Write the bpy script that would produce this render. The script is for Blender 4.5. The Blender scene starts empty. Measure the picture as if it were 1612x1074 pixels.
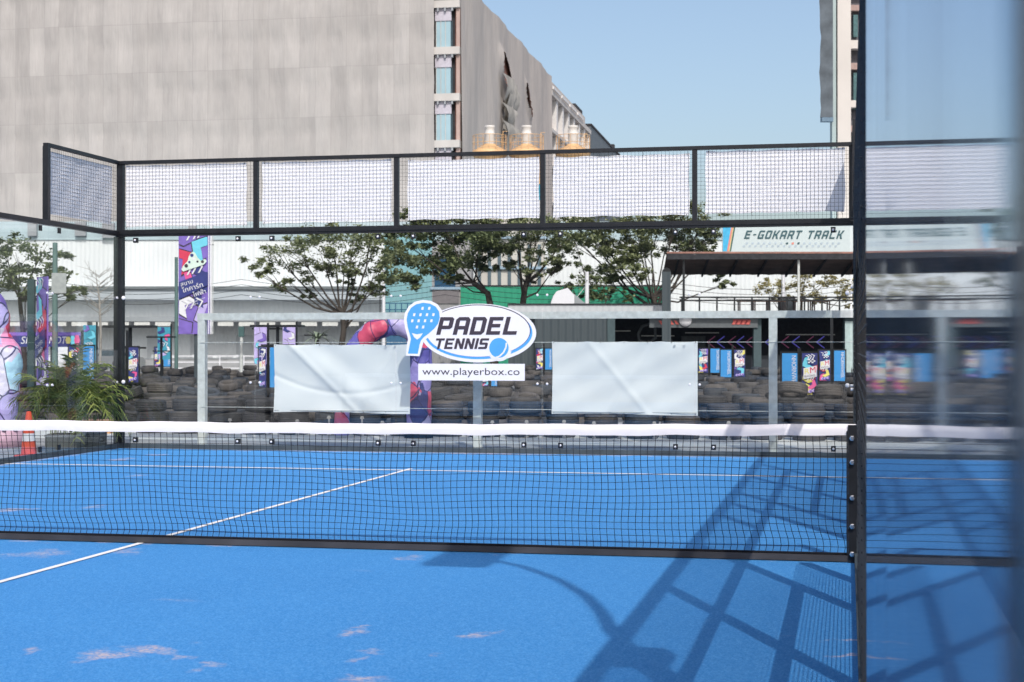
import bpy, math, random
from mathutils import Vector, Matrix
from mathutils.geometry import tessellate_polygon
R = math.radians
sc = bpy.context.scene
COL = sc.collection
# ---------------------------------------------------------------- camera
FPX = 2506.8                      # focal length in pixels of a 1612 wide picture
YAW = 0.2078; PITCH = 0.00457
CAM = Vector((-0.066, -10.592, 1.398))
cd = bpy.data.cameras.new('camera'); cam = bpy.data.objects.new('camera', cd); COL.objects.link(cam)
cam.location = CAM; cam.rotation_euler = (math.pi/2 + PITCH, 0, YAW)
cd.sensor_width = 36; cd.lens = FPX/1612*36; cd.clip_start = 0.05; cd.clip_end = 3000
cd.dof.use_dof = True; cd.dof.focus_distance = 14.5; cd.dof.aperture_fstop = 0.05598/0.0095
sc.camera = cam
# ---------------------------------------------------------------- sky and sun
SUN = Vector((0.39, -0.94, 1.0)).normalized()
elev = math.asin(SUN.z); az = math.atan2(SUN.x, SUN.y)
w = bpy.data.worlds.new("World"); sc.world = w; w.use_nodes = True
nt = w.node_tree; bg = nt.nodes['Background']
sky = nt.nodes.new('ShaderNodeTexSky'); sky.sky_type = 'NISHITA'; sky.sun_disc = False
sky.sun_elevation = elev; sky.sun_rotation = az; sky.air_density = 1.0; sky.dust_density = 3.2; sky.ozone_density = 1.0
nt.links.new(sky.outputs[0], bg.inputs[0]); bg.inputs[1].default_value = 0.17
sd = bpy.data.lights.new('sun', 'SUN'); sd.energy = 2.95; sd.angle = R(0.53); sd.color = (1, 0.955, 0.90)
sun = bpy.data.objects.new('sun', sd); COL.objects.link(sun)
sun.rotation_euler = (-SUN).to_track_quat('-Z', 'Y').to_euler(); sun.location = (20, -40, 40)
sc.view_settings.view_transform = 'Standard'; sc.view_settings.look = 'None'
sc.view_settings.exposure = 0.0; sc.view_settings.gamma = 1
sc.cycles.transparent_max_bounces = 40; sc.cycles.max_bounces = 10; sc.cycles.glossy_bounces = 6

# ================================================================ helpers
MATS = {}
def lin(c):
    return tuple((x/12.92 if x <= .04045 else ((x+.055)/1.055)**2.4) for x in (c[0]/255, c[1]/255, c[2]/255)) + (1,)
def mat(name, color, rough=.6, metal=0, var=.12, scale=6, bump=0.0, bscale=60, spec=.4, stretch=(1,1,1), emit=0):
    if name in MATS: return MATS[name]
    m = bpy.data.materials.new(name); m.use_nodes = True; n = m.node_tree.nodes; l = m.node_tree.links
    b = n['Principled BSDF']; c = tuple(color[:3]) + (1,)
    b.inputs['Roughness'].default_value = rough; b.inputs['Metallic'].default_value = metal
    b.inputs['Specular IOR Level'].default_value = spec
    tc = n.new('ShaderNodeTexCoord'); mp = n.new('ShaderNodeMapping'); mp.inputs['Scale'].default_value = stretch
    l.new(tc.outputs['Object'], mp.inputs[0])
    no = n.new('ShaderNodeTexNoise'); no.inputs['Scale'].default_value = scale; no.inputs['Detail'].default_value = 5
    l.new(mp.outputs[0], no.inputs['Vector'])
    mx = n.new('ShaderNodeMix'); mx.data_type = 'RGBA'
    mx.inputs['A'].default_value = tuple(x*(1-var) for x in c[:3]) + (1,)
    mx.inputs['B'].default_value = tuple(min(1, x*(1+var)) for x in c[:3]) + (1,)
    rp = n.new('ShaderNodeMapRange'); rp.inputs[1].default_value = .3; rp.inputs[2].default_value = .7
    l.new(no.outputs[0], rp.inputs[0]); l.new(rp.outputs[0], mx.inputs['Factor'])
    l.new(mx.outputs['Result'], b.inputs['Base Color'])
    if bump:
        n2 = n.new('ShaderNodeTexNoise'); n2.inputs['Scale'].default_value = bscale; n2.inputs['Detail'].default_value = 3
        l.new(mp.outputs[0], n2.inputs['Vector'])
        bp = n.new('ShaderNodeBump'); bp.inputs['Strength'].default_value = bump; bp.inputs['Distance'].default_value = .02
        l.new(n2.outputs[0], bp.inputs['Height']); l.new(bp.outputs[0], b.inputs['Normal'])
    if emit:
        b.inputs['Emission Color'].default_value = c; b.inputs['Emission Strength'].default_value = emit
    MATS[name] = m; return m
def corrugated(name, color, pitch, depth=.35, var=.06, axis=0, rough=.55):
    m = mat(name, color, rough=rough, var=var, scale=.35)
    n = m.node_tree.nodes; l = m.node_tree.links; b = n['Principled BSDF']
    tc = n.new('ShaderNodeTexCoord'); wv = n.new('ShaderNodeTexWave'); wv.bands_direction = 'XYZ'[axis]
    wv.inputs['Scale'].default_value = .314/pitch*1.0
    l.new(tc.outputs['Object'], wv.inputs['Vector'])
    bp = n.new('ShaderNodeBump'); bp.inputs['Strength'].default_value = depth; bp.inputs['Distance'].default_value = .05
    l.new(wv.outputs[0], bp.inputs['Height']); l.new(bp.outputs[0], b.inputs['Normal'])
    return m
def glass_mat(name, tint, rough=.004, dust=0):
    m = bpy.data.materials.new(name); m.use_nodes = True; n = m.node_tree.nodes; l = m.node_tree.links
    n.clear(); out = n.new('ShaderNodeOutputMaterial'); mix = n.new('ShaderNodeMixShader')
    tr = n.new('ShaderNodeBsdfTransparent'); tr.inputs[0].default_value = tint
    gl = n.new('ShaderNodeBsdfGlossy'); gl.inputs['Roughness'].default_value = rough; gl.inputs[0].default_value = (.96, .98, .98, 1) if not dust else (.82, .86, .92, 1)
    geo = n.new('ShaderNodeNewGeometry'); dot = n.new('ShaderNodeVectorMath'); dot.operation = 'DOT_PRODUCT'
    l.new(geo.outputs['Incoming'], dot.inputs[0]); l.new(geo.outputs['True Normal'], dot.inputs[1])
    ab = n.new('ShaderNodeMath'); ab.operation = 'ABSOLUTE'; l.new(dot.outputs['Value'], ab.inputs[0])
    s1 = n.new('ShaderNodeMath'); s1.operation = 'SUBTRACT'; s1.inputs[0].default_value = 1; l.new(ab.outputs[0], s1.inputs[1])
    p5 = n.new('ShaderNodeMath'); p5.operation = 'POWER'; p5.inputs[1].default_value = 5; l.new(s1.outputs[0], p5.inputs[0])
    ma = n.new('ShaderNodeMath'); ma.operation = 'MULTIPLY_ADD'; ma.inputs[1].default_value = .96; ma.inputs[2].default_value = .04
    l.new(p5.outputs[0], ma.inputs[0]); l.new(ma.outputs[0], mix.inputs[0])
    l.new(tr.outputs[0], mix.inputs[1]); l.new(gl.outputs[0], mix.inputs[2]); l.new(mix.outputs[0], out.inputs[0])
    if dust:
        df = n.new('ShaderNodeBsdfDiffuse'); df.inputs[0].default_value = (.42,.48,.55,1); m2 = n.new('ShaderNodeMixShader')
        no = n.new('ShaderNodeTexNoise'); no.inputs['Scale'].default_value = 1.5; no.inputs['Detail'].default_value = 4
        tc = n.new('ShaderNodeTexCoord'); mp = n.new('ShaderNodeMapping'); mp.inputs['Scale'].default_value = (1,6,.25); l.new(tc.outputs['Object'], mp.inputs[0]); l.new(mp.outputs[0], no.inputs['Vector'])
        mr = n.new('ShaderNodeMapRange'); mr.inputs[1].default_value = .3; mr.inputs[2].default_value = .7; mr.inputs[3].default_value = dust*.4; mr.inputs[4].default_value = dust*1.6
        l.new(no.outputs[0], mr.inputs[0]); l.new(mr.outputs[0], m2.inputs[0]); l.new(mix.outputs[0], m2.inputs[1]); l.new(df.outputs[0], m2.inputs[2]); l.new(m2.outputs[0], out.inputs[0])
    MATS[name] = m; return m
def leaf_mat(name, c1, c2):
    m = bpy.data.materials.new(name); m.use_nodes = True; n = m.node_tree.nodes; l = m.node_tree.links
    b = n['Principled BSDF']; b.inputs['Roughness'].default_value = .55
    geo = n.new('ShaderNodeNewGeometry'); mx = n.new('ShaderNodeMix'); mx.data_type = 'RGBA'
    mx.inputs['A'].default_value = c1 + (1,); mx.inputs['B'].default_value = c2 + (1,)
    l.new(geo.outputs['Random Per Island'], mx.inputs['Factor']); l.new(mx.outputs['Result'], b.inputs['Base Color'])
    tl = n.new('ShaderNodeBsdfTranslucent'); l.new(mx.outputs['Result'], tl.inputs[0])
    ms = n.new('ShaderNodeMixShader'); ms.inputs[0].default_value = .3
    l.new(b.outputs[0], ms.inputs[1]); l.new(tl.outputs[0], ms.inputs[2]); l.new(ms.outputs[0], n['Material Output'].inputs[0])
    MATS[name] = m; return m

class MB:
    """collects faces for ONE mesh object"""
    def __init__(s): s.v = []; s.f = []; s.mi = []; s.sm = []
    def add(s, vs, fs, mi=0, smooth=False):
        o = len(s.v); s.v += [tuple(x) for x in vs]
        for f in fs: s.f.append(tuple(i+o for i in f)); s.mi.append(mi); s.sm.append(smooth)
    def box(s, x0, x1, y0, y1, z0, z1, mi=0):
        vs = [(x, y, z) for z in (z0, z1) for y in (y0, y1) for x in (x0, x1)]
        s.add(vs, [(0,2,3,1),(4,5,7,6),(0,1,5,4),(2,6,7,3),(0,4,6,2),(1,3,7,5)], mi)
    def bar(s, p, q, w, h=None, mi=0):
        h = h or w; p = Vector(p); q = Vector(q); d = (q-p).normalized()
        a = d.cross(Vector((0,0,1)));
        if a.length < .01: a = Vector((1,0,0))
        a.normalize(); b = a.cross(d).normalized(); a = a*w/2; b = b*h/2
        vs = [p-a-b, p+a-b, p+a+b, p-a+b, q-a-b, q+a-b, q+a+b, q-a+b]
        s.add(vs, [(0,1,2,3),(7,6,5,4),(0,4,5,1),(1,5,6,2),(2,6,7,3),(3,7,4,0)], mi)
    def tube(s, pts, rad, seg=8, mi=0, cap=True):
        pts = [Vector(p) for p in pts]; n = len(pts)
        if not isinstance(rad, (list, tuple)): rad = [rad]*n
        vs = []; prev = None
        for i, p in enumerate(pts):
            d = (pts[min(i+1, n-1)] - pts[max(i-1, 0)]).normalized()
            if prev is None:
                a = d.cross(Vector((0,0,1)))
                if a.length < .05: a = d.cross(Vector((1,0,0)))
            else: a = prev - d*prev.dot(d)
            a.normalize(); prev = a; b = d.cross(a)
            for k in range(seg):
                t = 2*math.pi*k/seg; vs.append(p + (a*math.cos(t) + b*math.sin(t))*rad[i])
        fs = [(i*seg+k, i*seg+(k+1) % seg, (i+1)*seg+(k+1) % seg, (i+1)*seg+k) for i in range(n-1) for k in range(seg)]
        s.add(vs, fs, mi, True)
        if cap:
            s.add(vs[:seg], [tuple(range(seg))[::-1]], mi); s.add(vs[-seg:], [tuple(range(seg))], mi)
    def lathe(s, prof, c=(0,0,0), seg=16, mi=0, closed=False, smooth=True, axis='z'):
        vs = []; c = Vector(c)
        for r, z in prof:
            for k in range(seg):
                t = 2*math.pi*k/seg
                q = Vector((r*math.cos(t), r*math.sin(t), z))
                if axis == 'x': q = Vector((q.z, q.x, q.y))
                if axis == 'y': q = Vector((q.x, q.z, q.y))
                vs.append(c+q)
        n = len(prof); m = n if closed else n-1
        fs = [(i*seg+k, i*seg+(k+1) % seg, ((i+1) % n)*seg+(k+1) % seg, ((i+1) % n)*seg+k) for i in range(m) for k in range(seg)]
        s.add(vs, fs, mi, smooth)
    def poly(s, loops, y, T=None, mi=0):
        """flat outline (x, z) facing -y, with holes"""
        L = [[Vector((a, b, 0)) for a, b in lp] for lp in loops]
        tri = tessellate_polygon(L); flat = [p for lp in L for p in lp]
        vs = []
        for p in flat:
            a, b = (p.x, p.y) if T is None else T(p.x, p.y)
            vs.append((a, y, b))
        fs = []
        for t in tri:
            a, b, c = (vs[i] for i in t)
            cr = (b[0]-a[0])*(c[2]-a[2]) - (b[2]-a[2])*(c[0]-a[0])
            if abs(cr) < 1e-12: continue
            fs.append(tuple(t) if cr > 0 else (t[0], t[2], t[1]))
        s.add(vs, fs, mi)
    def slab(s, loop, y0, y1, T=None, mi=0):
        """extruded outline (x,z) between y0 and y1"""
        T = T or (lambda a, b: (a, b)); pts = [T(*p) for p in loop]; n = len(pts)
        s.poly([pts], y0, None, mi)
        k = len(s.f); s.poly([pts], y1, None, mi)
        for i in range(k, len(s.f)): s.f[i] = s.f[i][::-1]
        vs = [(a, y0, b) for a, b in pts] + [(a, y1, b) for a, b in pts]
        ar = sum(pts[i][0]*pts[(i+1) % n][1] - pts[(i+1) % n][0]*pts[i][1] for i in range(n))
        fs = [(i, n+i, n+(i+1) % n, (i+1) % n) for i in range(n)]
        if ar < 0: fs = [f[::-1] for f in fs]
        s.add(vs, fs, mi)
    def mesh(s, name, mats):
        me = bpy.data.meshes.new(name); me.from_pydata(s.v, [], s.f)
        for m in (mats if isinstance(mats, (list, tuple)) else [mats]): me.materials.append(m)
        me.polygons.foreach_set('material_index', s.mi); me.polygons.foreach_set('use_smooth', s.sm)
        me.update(); return me
    def build(s, name, mats, parent=None, **kw):
        o = bpy.data.objects.new(name, s.mesh(name, mats)); COL.objects.link(o)
        if parent: o.parent = parent
        tag(o, **kw); return o
def tag(o, label=None, cat=None, group=None, kind=None):
    if label: o['label'] = label
    if cat: o['category'] = cat
    if group: o['group'] = group
    if kind: o['kind'] = kind
    return o
def thing(name, loc, rz=0, label=None, cat=None, group=None):
    o = bpy.data.objects.new(name, None); COL.objects.link(o); o.location = loc; o.rotation_euler = (0, 0, rz)
    o.empty_display_size = .3
    return tag(o, label, cat, group)
def copy_tree(o, parent=None):
    c = o.copy(); COL.objects.link(c); c.parent = parent
    for ch in list(o.children): copy_tree(ch, c)
    return c
# the surroundings are laid out on a street grid turned by YAW, metres right (s) and ahead (d) of the court's near corner
RT = Vector((math.cos(YAW), math.sin(YAW), 0)); FW = Vector((-math.sin(YAW), math.cos(YAW), 0))
def P(s, d, z=0): return CAM*1 + RT*s + FW*d + Vector((0, 0, z - CAM.z))
def sx(px, d): return (px-806)*d/FPX          # photo column -> metres at distance d
def zy(py, d): return 1.398 + (548.4-py)*d/FPX  # photo row -> height at distance d
def txt(s, size=1.0):
    """outlines of a word in the built-in font: triangles in (x, z), and its width"""
    c = bpy.data.curves.new('t', 'FONT'); c.body = s; c.size = size; c.resolution_u = 3
    o = bpy.data.objects.new('t', c); COL.objects.link(o)
    me = o.to_mesh(); vs = [(v.co.x, v.co.y) for v in me.vertices]; fs = [tuple(p.vertices) for p in me.polygons]
    o.to_mesh_clear(); bpy.data.objects.remove(o); bpy.data.curves.remove(c)
    return vs, fs
def put_text(mb, s, x0, z0, h, y, mi, width=None, shear=0, rot=0, bold=0):
    vs, fs = txt(s)
    if not vs: return
    xa = min(v[0] for v in vs); xb = max(v[0] for v in vs); za = min(v[1] for v in vs); zb = max(v[1] for v in vs)
    k = h/(zb-za); kx = (width/(xb-xa)) if width else k
    out = []; cr, sr = math.cos(rot), math.sin(rot)
    for a, b in vs:
        p = (a-xa)*kx; q = (b-za)*k; p += q*shear
        out.append((x0 + p*cr - q*sr, y, z0 + p*sr + q*cr))
    g = []
    for f in fs:
        a, b, c = (out[i] for i in f[:3]); 
        crs = (b[0]-a[0])*(c[2]-a[2]) - (b[2]-a[2])*(c[0]-a[0])
        g.append(f if crs > 0 else f[::-1])
    mb.add(out, g, mi)
GL = dict(
 P=[[(0,0),(0,1),(.7,1),(.82,.9),(.82,.42),(.7,.32),(.24,.32),(.24,0)],[(.24,.52),(.58,.52),(.58,.8),(.24,.8)]],
 A=[[(0,0),(0,.85),(.15,1),(.68,1),(.82,.86),(.82,0),(.58,0),(.58,.3),(.24,.3),(.24,0)],[(.24,.5),(.58,.5),(.58,.8),(.24,.8)]],
 D=[[(0,0),(0,1),(.67,1),(.82,.85),(.82,.15),(.67,0)],[(.24,.2),(.58,.2),(.58,.8),(.24,.8)]],
 E=[[(0,0),(0,1),(.78,1),(.78,.8),(.24,.8),(.24,.61),(.7,.61),(.7,.41),(.24,.41),(.24,.2),(.78,.2),(.78,0)]],
 L=[[(0,0),(0,1),(.24,1),(.24,.2),(.78,.2),(.78,0)]],
 T=[[(.29,0),(.29,.8),(0,.8),(0,1),(.82,1),(.82,.8),(.53,.8),(.53,0)]],
 N=[[(0,0),(0,1),(.25,1),(.58,.42),(.58,1),(.82,1),(.82,0),(.56,0),(.24,.58),(.24,0)]],
 I=[[(0,0),(0,1),(.24,1),(.24,0)]],
 S=[[(0,0),(0,.2),(.56,.2),(.56,.4),(.1,.4),(0,.5),(0,.9),(.1,1),(.8,1),(.8,.8),(.24,.8),(.24,.6),(.7,.6),(.8,.5),(.8,.1),(.7,0)]],
 G=[[(.12,0),(0,.12),(0,.88),(.12,1),(.8,1),(.8,.8),(.24,.8),(.24,.2),(.58,.2),(.58,.38),(.42,.38),(.42,.56),(.82,.56),(.82,0)]],
 O=[[(.12,0),(0,.12),(0,.88),(.12,1),(.7,1),(.82,.88),(.82,.12),(.7,0)],[(.24,.2),(.58,.2),(.58,.8),(.24,.8)]],
 K=[[(0,0),(0,1),(.24,1),(.24,.6),(.36,.6),(.56,1),(.84,1),(.56,.5),(.84,0),(.56,0),(.36,.4),(.24,.4),(.24,0)]],
 R=[[(0,0),(0,1),(.7,1),(.82,.9),(.82,.46),(.7,.38),(.84,0),(.58,0),(.46,.34),(.24,.34),(.24,0)],[(.24,.54),(.58,.54),(.58,.8),(.24,.8)]],
 C=[[(.12,0),(0,.12),(0,.88),(.12,1),(.8,1),(.8,.8),(.24,.8),(.24,.2),(.8,.2),(.8,0)]])
GL['-'] = [[(.08,.42),(.08,.58),(.5,.58),(.5,.42)]]
GW = {'I': .24, '-': .58, ' ': .45}
def put_word(mb, s, x0, z0, w, h, y, mi, shear=.22, gap=.14):
    tot = sum(GW.get(c, .82)+gap for c in s) - gap; k = (w - shear*h)/tot; x = 0
    for c in s:
        if c != ' ':
            xx = x
            mb.poly(GL[c], y, lambda a, b: (x0 + (a+xx)*k + b*h*shear, z0 + b*h), mi)
        x += GW.get(c, .82)+gap
def ell(cx, cz, rx, rz, n=40, rot=0):
    return [(cx + rx*math.cos(t)*math.cos(rot) - rz*math.sin(t)*math.sin(rot), cz + rx*math.cos(t)*math.sin(rot) + rz*math.sin(t)*math.cos(rot)) for t in (2*math.pi*i/n for i in range(n))]

# ---------------------------------------------------------------- materials
M_black = mat('black_powder_coat', (.012,.013,.016), rough=.38, var=.3, scale=9, bump=.05)
M_wire = mat('black_wire', (.012,.012,.014), rough=.5, var=.2)
M_cord = mat('net_cord', (.012,.013,.018), rough=.9, var=.2, spec=.1)
M_band = mat('net_band_webbing', (.74,.72,.75), rough=.8, var=.05, scale=5, bump=.15, bscale=180)
M_steel = mat('galvanised_steel', (.58,.59,.58), rough=.55, metal=.0, var=.14, scale=14, bump=.05)
M_chrome = mat('bolt_steel', (.8,.8,.8), rough=.25, metal=1, var=.05)
M_sheet = mat('white_vinyl_sheet', (.80,.80,.83), rough=.6, var=.02, scale=3)
M_tarp = mat('white_tarpaulin', (.70,.71,.72), rough=.6, var=.025, scale=2, bump=.1, bscale=5)
M_rubber = [mat('tyre_rubber_%d' % i, c, rough=.75, var=.35, scale=5, bump=.5, bscale=45, spec=.25) for i, c in enumerate([(.038,.038,.041),(.062,.058,.058),(.088,.079,.075),(.045,.052,.064)])]
M_glass = glass_mat('safety_glass', (.965,.985,.982,1))
M_glassn = glass_mat('smudged_glass', (.80,.85,.88,1), .040, .06)
M_ink = mat('sign_ink_dark', (.045,.035,.05), rough=.5, var=.03)
M_blue = mat('sign_blue', (.075,.33,.80), rough=.45, var=.04)
M_white = mat('sign_white', (.74,.73,.77), rough=.45, var=.02)
M_pink = mat('flash_pink', (.72,.10,.30), rough=.5, var=.05)
M_cyan = mat('flash_cyan', (.16,.58,.74), rough=.5, var=.05)
M_yel = mat('flash_yellow', (.76,.68,.16), rough=.5, var=.05)
M_red = mat('flash_red', (.62,.045,.10), rough=.5, var=.05)
M_navy = mat('flash_navy', (.035,.045,.20), rough=.5, var=.1)
M_purp = mat('flash_purple', (.20,.13,.48), rough=.5, var=.1)
M_lil = mat('flash_lilac', (.50,.42,.74), rough=.5, var=.08)
PAL = [M_navy, M_cyan, M_yel, M_red, M_pink, M_purp, M_white, M_lil, M_ink]
M_bark = mat('bark', (.055,.045,.038), rough=.9, var=.4, scale=8, bump=.6, bscale=20)
M_barkp = mat('pale_bark', (.30,.28,.26), rough=.9, var=.2, scale=8)
M_leafA = leaf_mat('leaf_mid', (.11,.135,.065), (.33,.36,.18))
M_leafB = leaf_mat('leaf_dark', (.07,.095,.045), (.25,.29,.13))
M_leafC = leaf_mat('leaf_dry', (.30,.24,.09), (.46,.42,.19))
M_palm = leaf_mat('palm_leaf', (.05,.10,.02), (.24,.28,.07))

# ================================================================ ground
def turf_material():
    m = bpy.data.materials.new('blue_turf'); m.use_nodes = True; n = m.node_tree.nodes; l = m.node_tree.links
    b = n['Principled BSDF']; b.inputs['Roughness'].default_value = .85; b.inputs['Specular IOR Level'].default_value = .15
    geo = n.new('ShaderNodeNewGeometry'); pos = geo.outputs['Position']
    def noise(scale, detail=3):
        x = n.new('ShaderNodeTexNoise'); x.inputs['Scale'].default_value = scale; x.inputs['Detail'].default_value = detail
        l.new(pos, x.inputs['Vector']); return x.outputs[0]
    def rng(src, a, b_, c=0, d=1):
        x = n.new('ShaderNodeMapRange'); l.new(src, x.inputs[0])
        for i, v in enumerate((a, b_, c, d)): x.inputs[i+1].default_value = v
        return x.outputs[0]
    def mix(f, a, b_):
        x = n.new('ShaderNodeMix'); x.data_type = 'RGBA'
        for k, v in (('Factor', f), ('A', a), ('B', b_)):
            if isinstance(v, (tuple, float)): x.inputs[k].default_value = v
            else: l.new(v, x.inputs[k])
        return x.outputs['Result']
    c = mix(rng(noise(.8, 4), .3, .7), (.040,.225,.56,1), (.050,.255,.61,1))
    c = mix(rng(noise(110, 3), .42, .70), c, (.13,.38,.72,1)); c = mix(rng(noise(60, 4), .40, .62, .0, .35), c, (.025,.17,.47,1))
    # dry sand lying on the turf: patches at (x, y, length along x, length along y, strength)
    dist = n.new('ShaderNodeTexNoise'); dist.inputs['Scale'].default_value = 5; dist.inputs['Detail'].default_value = 6; l.new(pos, dist.inputs['Vector'])
    sub = n.new('ShaderNodeVectorMath'); sub.operation = 'SUBTRACT'; sub.inputs[1].default_value = (.5,.5,.5); l.new(dist.outputs['Color'], sub.inputs[0])
    scl = n.new('ShaderNodeVectorMath'); scl.operation = 'MULTIPLY'; scl.inputs[1].default_value = (.30,.75,0); l.new(sub.outputs[0], scl.inputs[0])
    addv = n.new('ShaderNodeVectorMath'); addv.operation = 'ADD'; l.new(pos, addv.inputs[0]); l.new(scl.outputs[0], addv.inputs[1])
    acc = None
    for (x, y, rx, ry, st) in SAND:
        o = n.new('ShaderNodeVectorMath'); o.operation = 'SUBTRACT'; o.inputs[1].default_value = (x, y, 0); l.new(addv.outputs[0], o.inputs[0])
        k = n.new('ShaderNodeVectorMath'); k.operation = 'MULTIPLY'; k.inputs[1].default_value = (1/rx, 1/ry, 0); l.new(o.outputs[0], k.inputs[0])
        le = n.new('ShaderNodeVectorMath'); le.operation = 'LENGTH'; l.new(k.outputs[0], le.inputs[0])
        r = rng(le.outputs['Value'], 1.05, .15, 0, st*1.1)
        if acc is None: acc = r
        else:
            mx = n.new('ShaderNodeMath'); mx.operation = 'MAXIMUM'; l.new(acc, mx.inputs[0]); l.new(r, mx.inputs[1]); acc = mx.outputs[0]
    # faint general scatter
    mp = n.new('ShaderNodeMapping'); mp.inputs['Scale'].default_value = (.55,1.5,1); l.new(pos, mp.inputs[0])
    sn = n.new('ShaderNodeTexNoise'); sn.inputs['Scale'].default_value = 1.6; sn.inputs['Detail'].default_value = 7; l.new(mp.outputs[0], sn.inputs['Vector'])
    sc_ = rng(sn.outputs[0], .68, .80, 0, .4)
    mx = n.new('ShaderNodeMath'); mx.operation = 'MAXIMUM'; l.new(acc, mx.inputs[0]); l.new(sc_, mx.inputs[1])
    gr = n.new('ShaderNodeMath'); gr.operation = 'MULTIPLY'; l.new(mx.outputs[0], gr.inputs[0]); l.new(rng(noise(45, 4), .38, .60, .12, 1), gr.inputs[1])
    c = mix(gr.outputs[0], c, (.62,.49,.46,1))
    l.new(c, b.inputs['Base Color'])
    bp = n.new('ShaderNodeBump'); bp.inputs['Strength'].default_value = .45; bp.inputs['Distance'].default_value = .01
    l.new(noise(220, 2), bp.inputs['Height']); l.new(bp.outputs[0], b.inputs['Normal'])
    return m
def gpt(u, v):
    """court point under a photo pixel (used to measure stains)"""
    f = FW*math.cos(PITCH) + Vector((0,0,math.sin(PITCH))); up = RT.cross(f)
    d = f*FPX + RT*(u-806) - up*(v-537); t = -CAM.z/d.z
    return CAM + d*t
SAND = []
for (u, v, wpx, hpx, st) in [(175,1033,44,11,.95),(245,1023,50,7,.8),(292,1031,24,5,.6),(330,1047,30,7,.7),(42,1028,16,6,.6),(70,873,40,7,.5),
        (25,803,34,4,.9),(20,876,40,4,.4),(205,869,30,5,.5),(555,995,20,5,.6),(752,1002,28,5,.8),(578,1033,16,5,.45),(678,1031,16,5,.35),(575,1071,50,9,.7),
        (1343,1015,40,3,.9),(1340,1033,34,4,.95),(640,880,30,4,.45),(60,852,60,3,.5),(145,800,20,3,.6),(190,724,16,2.5,.7),(245,717,22,1.8,.7),(215,750,16,2,.5),(1300,872,30,2,.5),(1010,868,40,2,.5)]:
    p = gpt(u, v); dd = (p-CAM).dot(FW)
    SAND.append((p.x, p.y, wpx*dd/FPX, hpx*dd*dd/(FPX*1.4), st))
SAND += [(-5, .12, 5.2, .10, .5), (-5, 9.9, 5.2, .10, .75), (-9.95, 7, .12, 3.2, .5), (-8.2, .2, 2.2, .16, .7)]
M_turf = turf_material()
mb = MB(); mb.box(-700, 700, -300, 1100, -.5, 0)
M_ground = mat('concrete_ground', (.35,.345,.35), rough=.9, var=.16, scale=.8, bump=.25, bscale=25)
mb.build('ground', M_ground, kind='structure')
mb = MB(); mb.add([(-10,-10.2,.006),(0.0,-10.2,.006),(0.0,10,.006),(-10,10,.006)], [(0,1,2,3)])
mb.build('court_turf', M_turf, kind='structure')
M_line = mat('line_white', (.80,.80,.80), rough=.8, var=.08, scale=20)
mb = MB()
for (a, b, c, d) in [(-10,0,6.88,6.96),(-10,0,-6.95,-6.90),(-5.025,-4.975,-7.15,6.88),(-5.025,-4.975,6.96,7.15)]:
    mb.add([(a,c,.011),(b,c,.011),(b,d,.011),(a,d,.011)], [(0,1,2,3)])
mb.build('court_lines', M_line, kind='structure')
mb = MB(); mb.add([(-30,12.1,.005),(14,12.1,.005),(14,14.6,.005),(-30,14.6,.005)], [(0,1,2,3)])
mb.build('pavement', mat('pale_pavement', (.62,.63,.62), rough=.9, var=.10, scale=1.5, bump=.15), kind='structure')
# worn asphalt of the kart track beyond
mb = MB(); q = [P(-40,30),P(60,30),P(110,104),P(-90,104)]
mb.add([(v.x, v.y, .006) for v in q], [(0,1,2,3)])
mb.build('track_asphalt', mat('track_asphalt', (.17,.17,.175), rough=.9, var=.25, scale=1.2, bump=.2), kind='structure')

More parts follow.
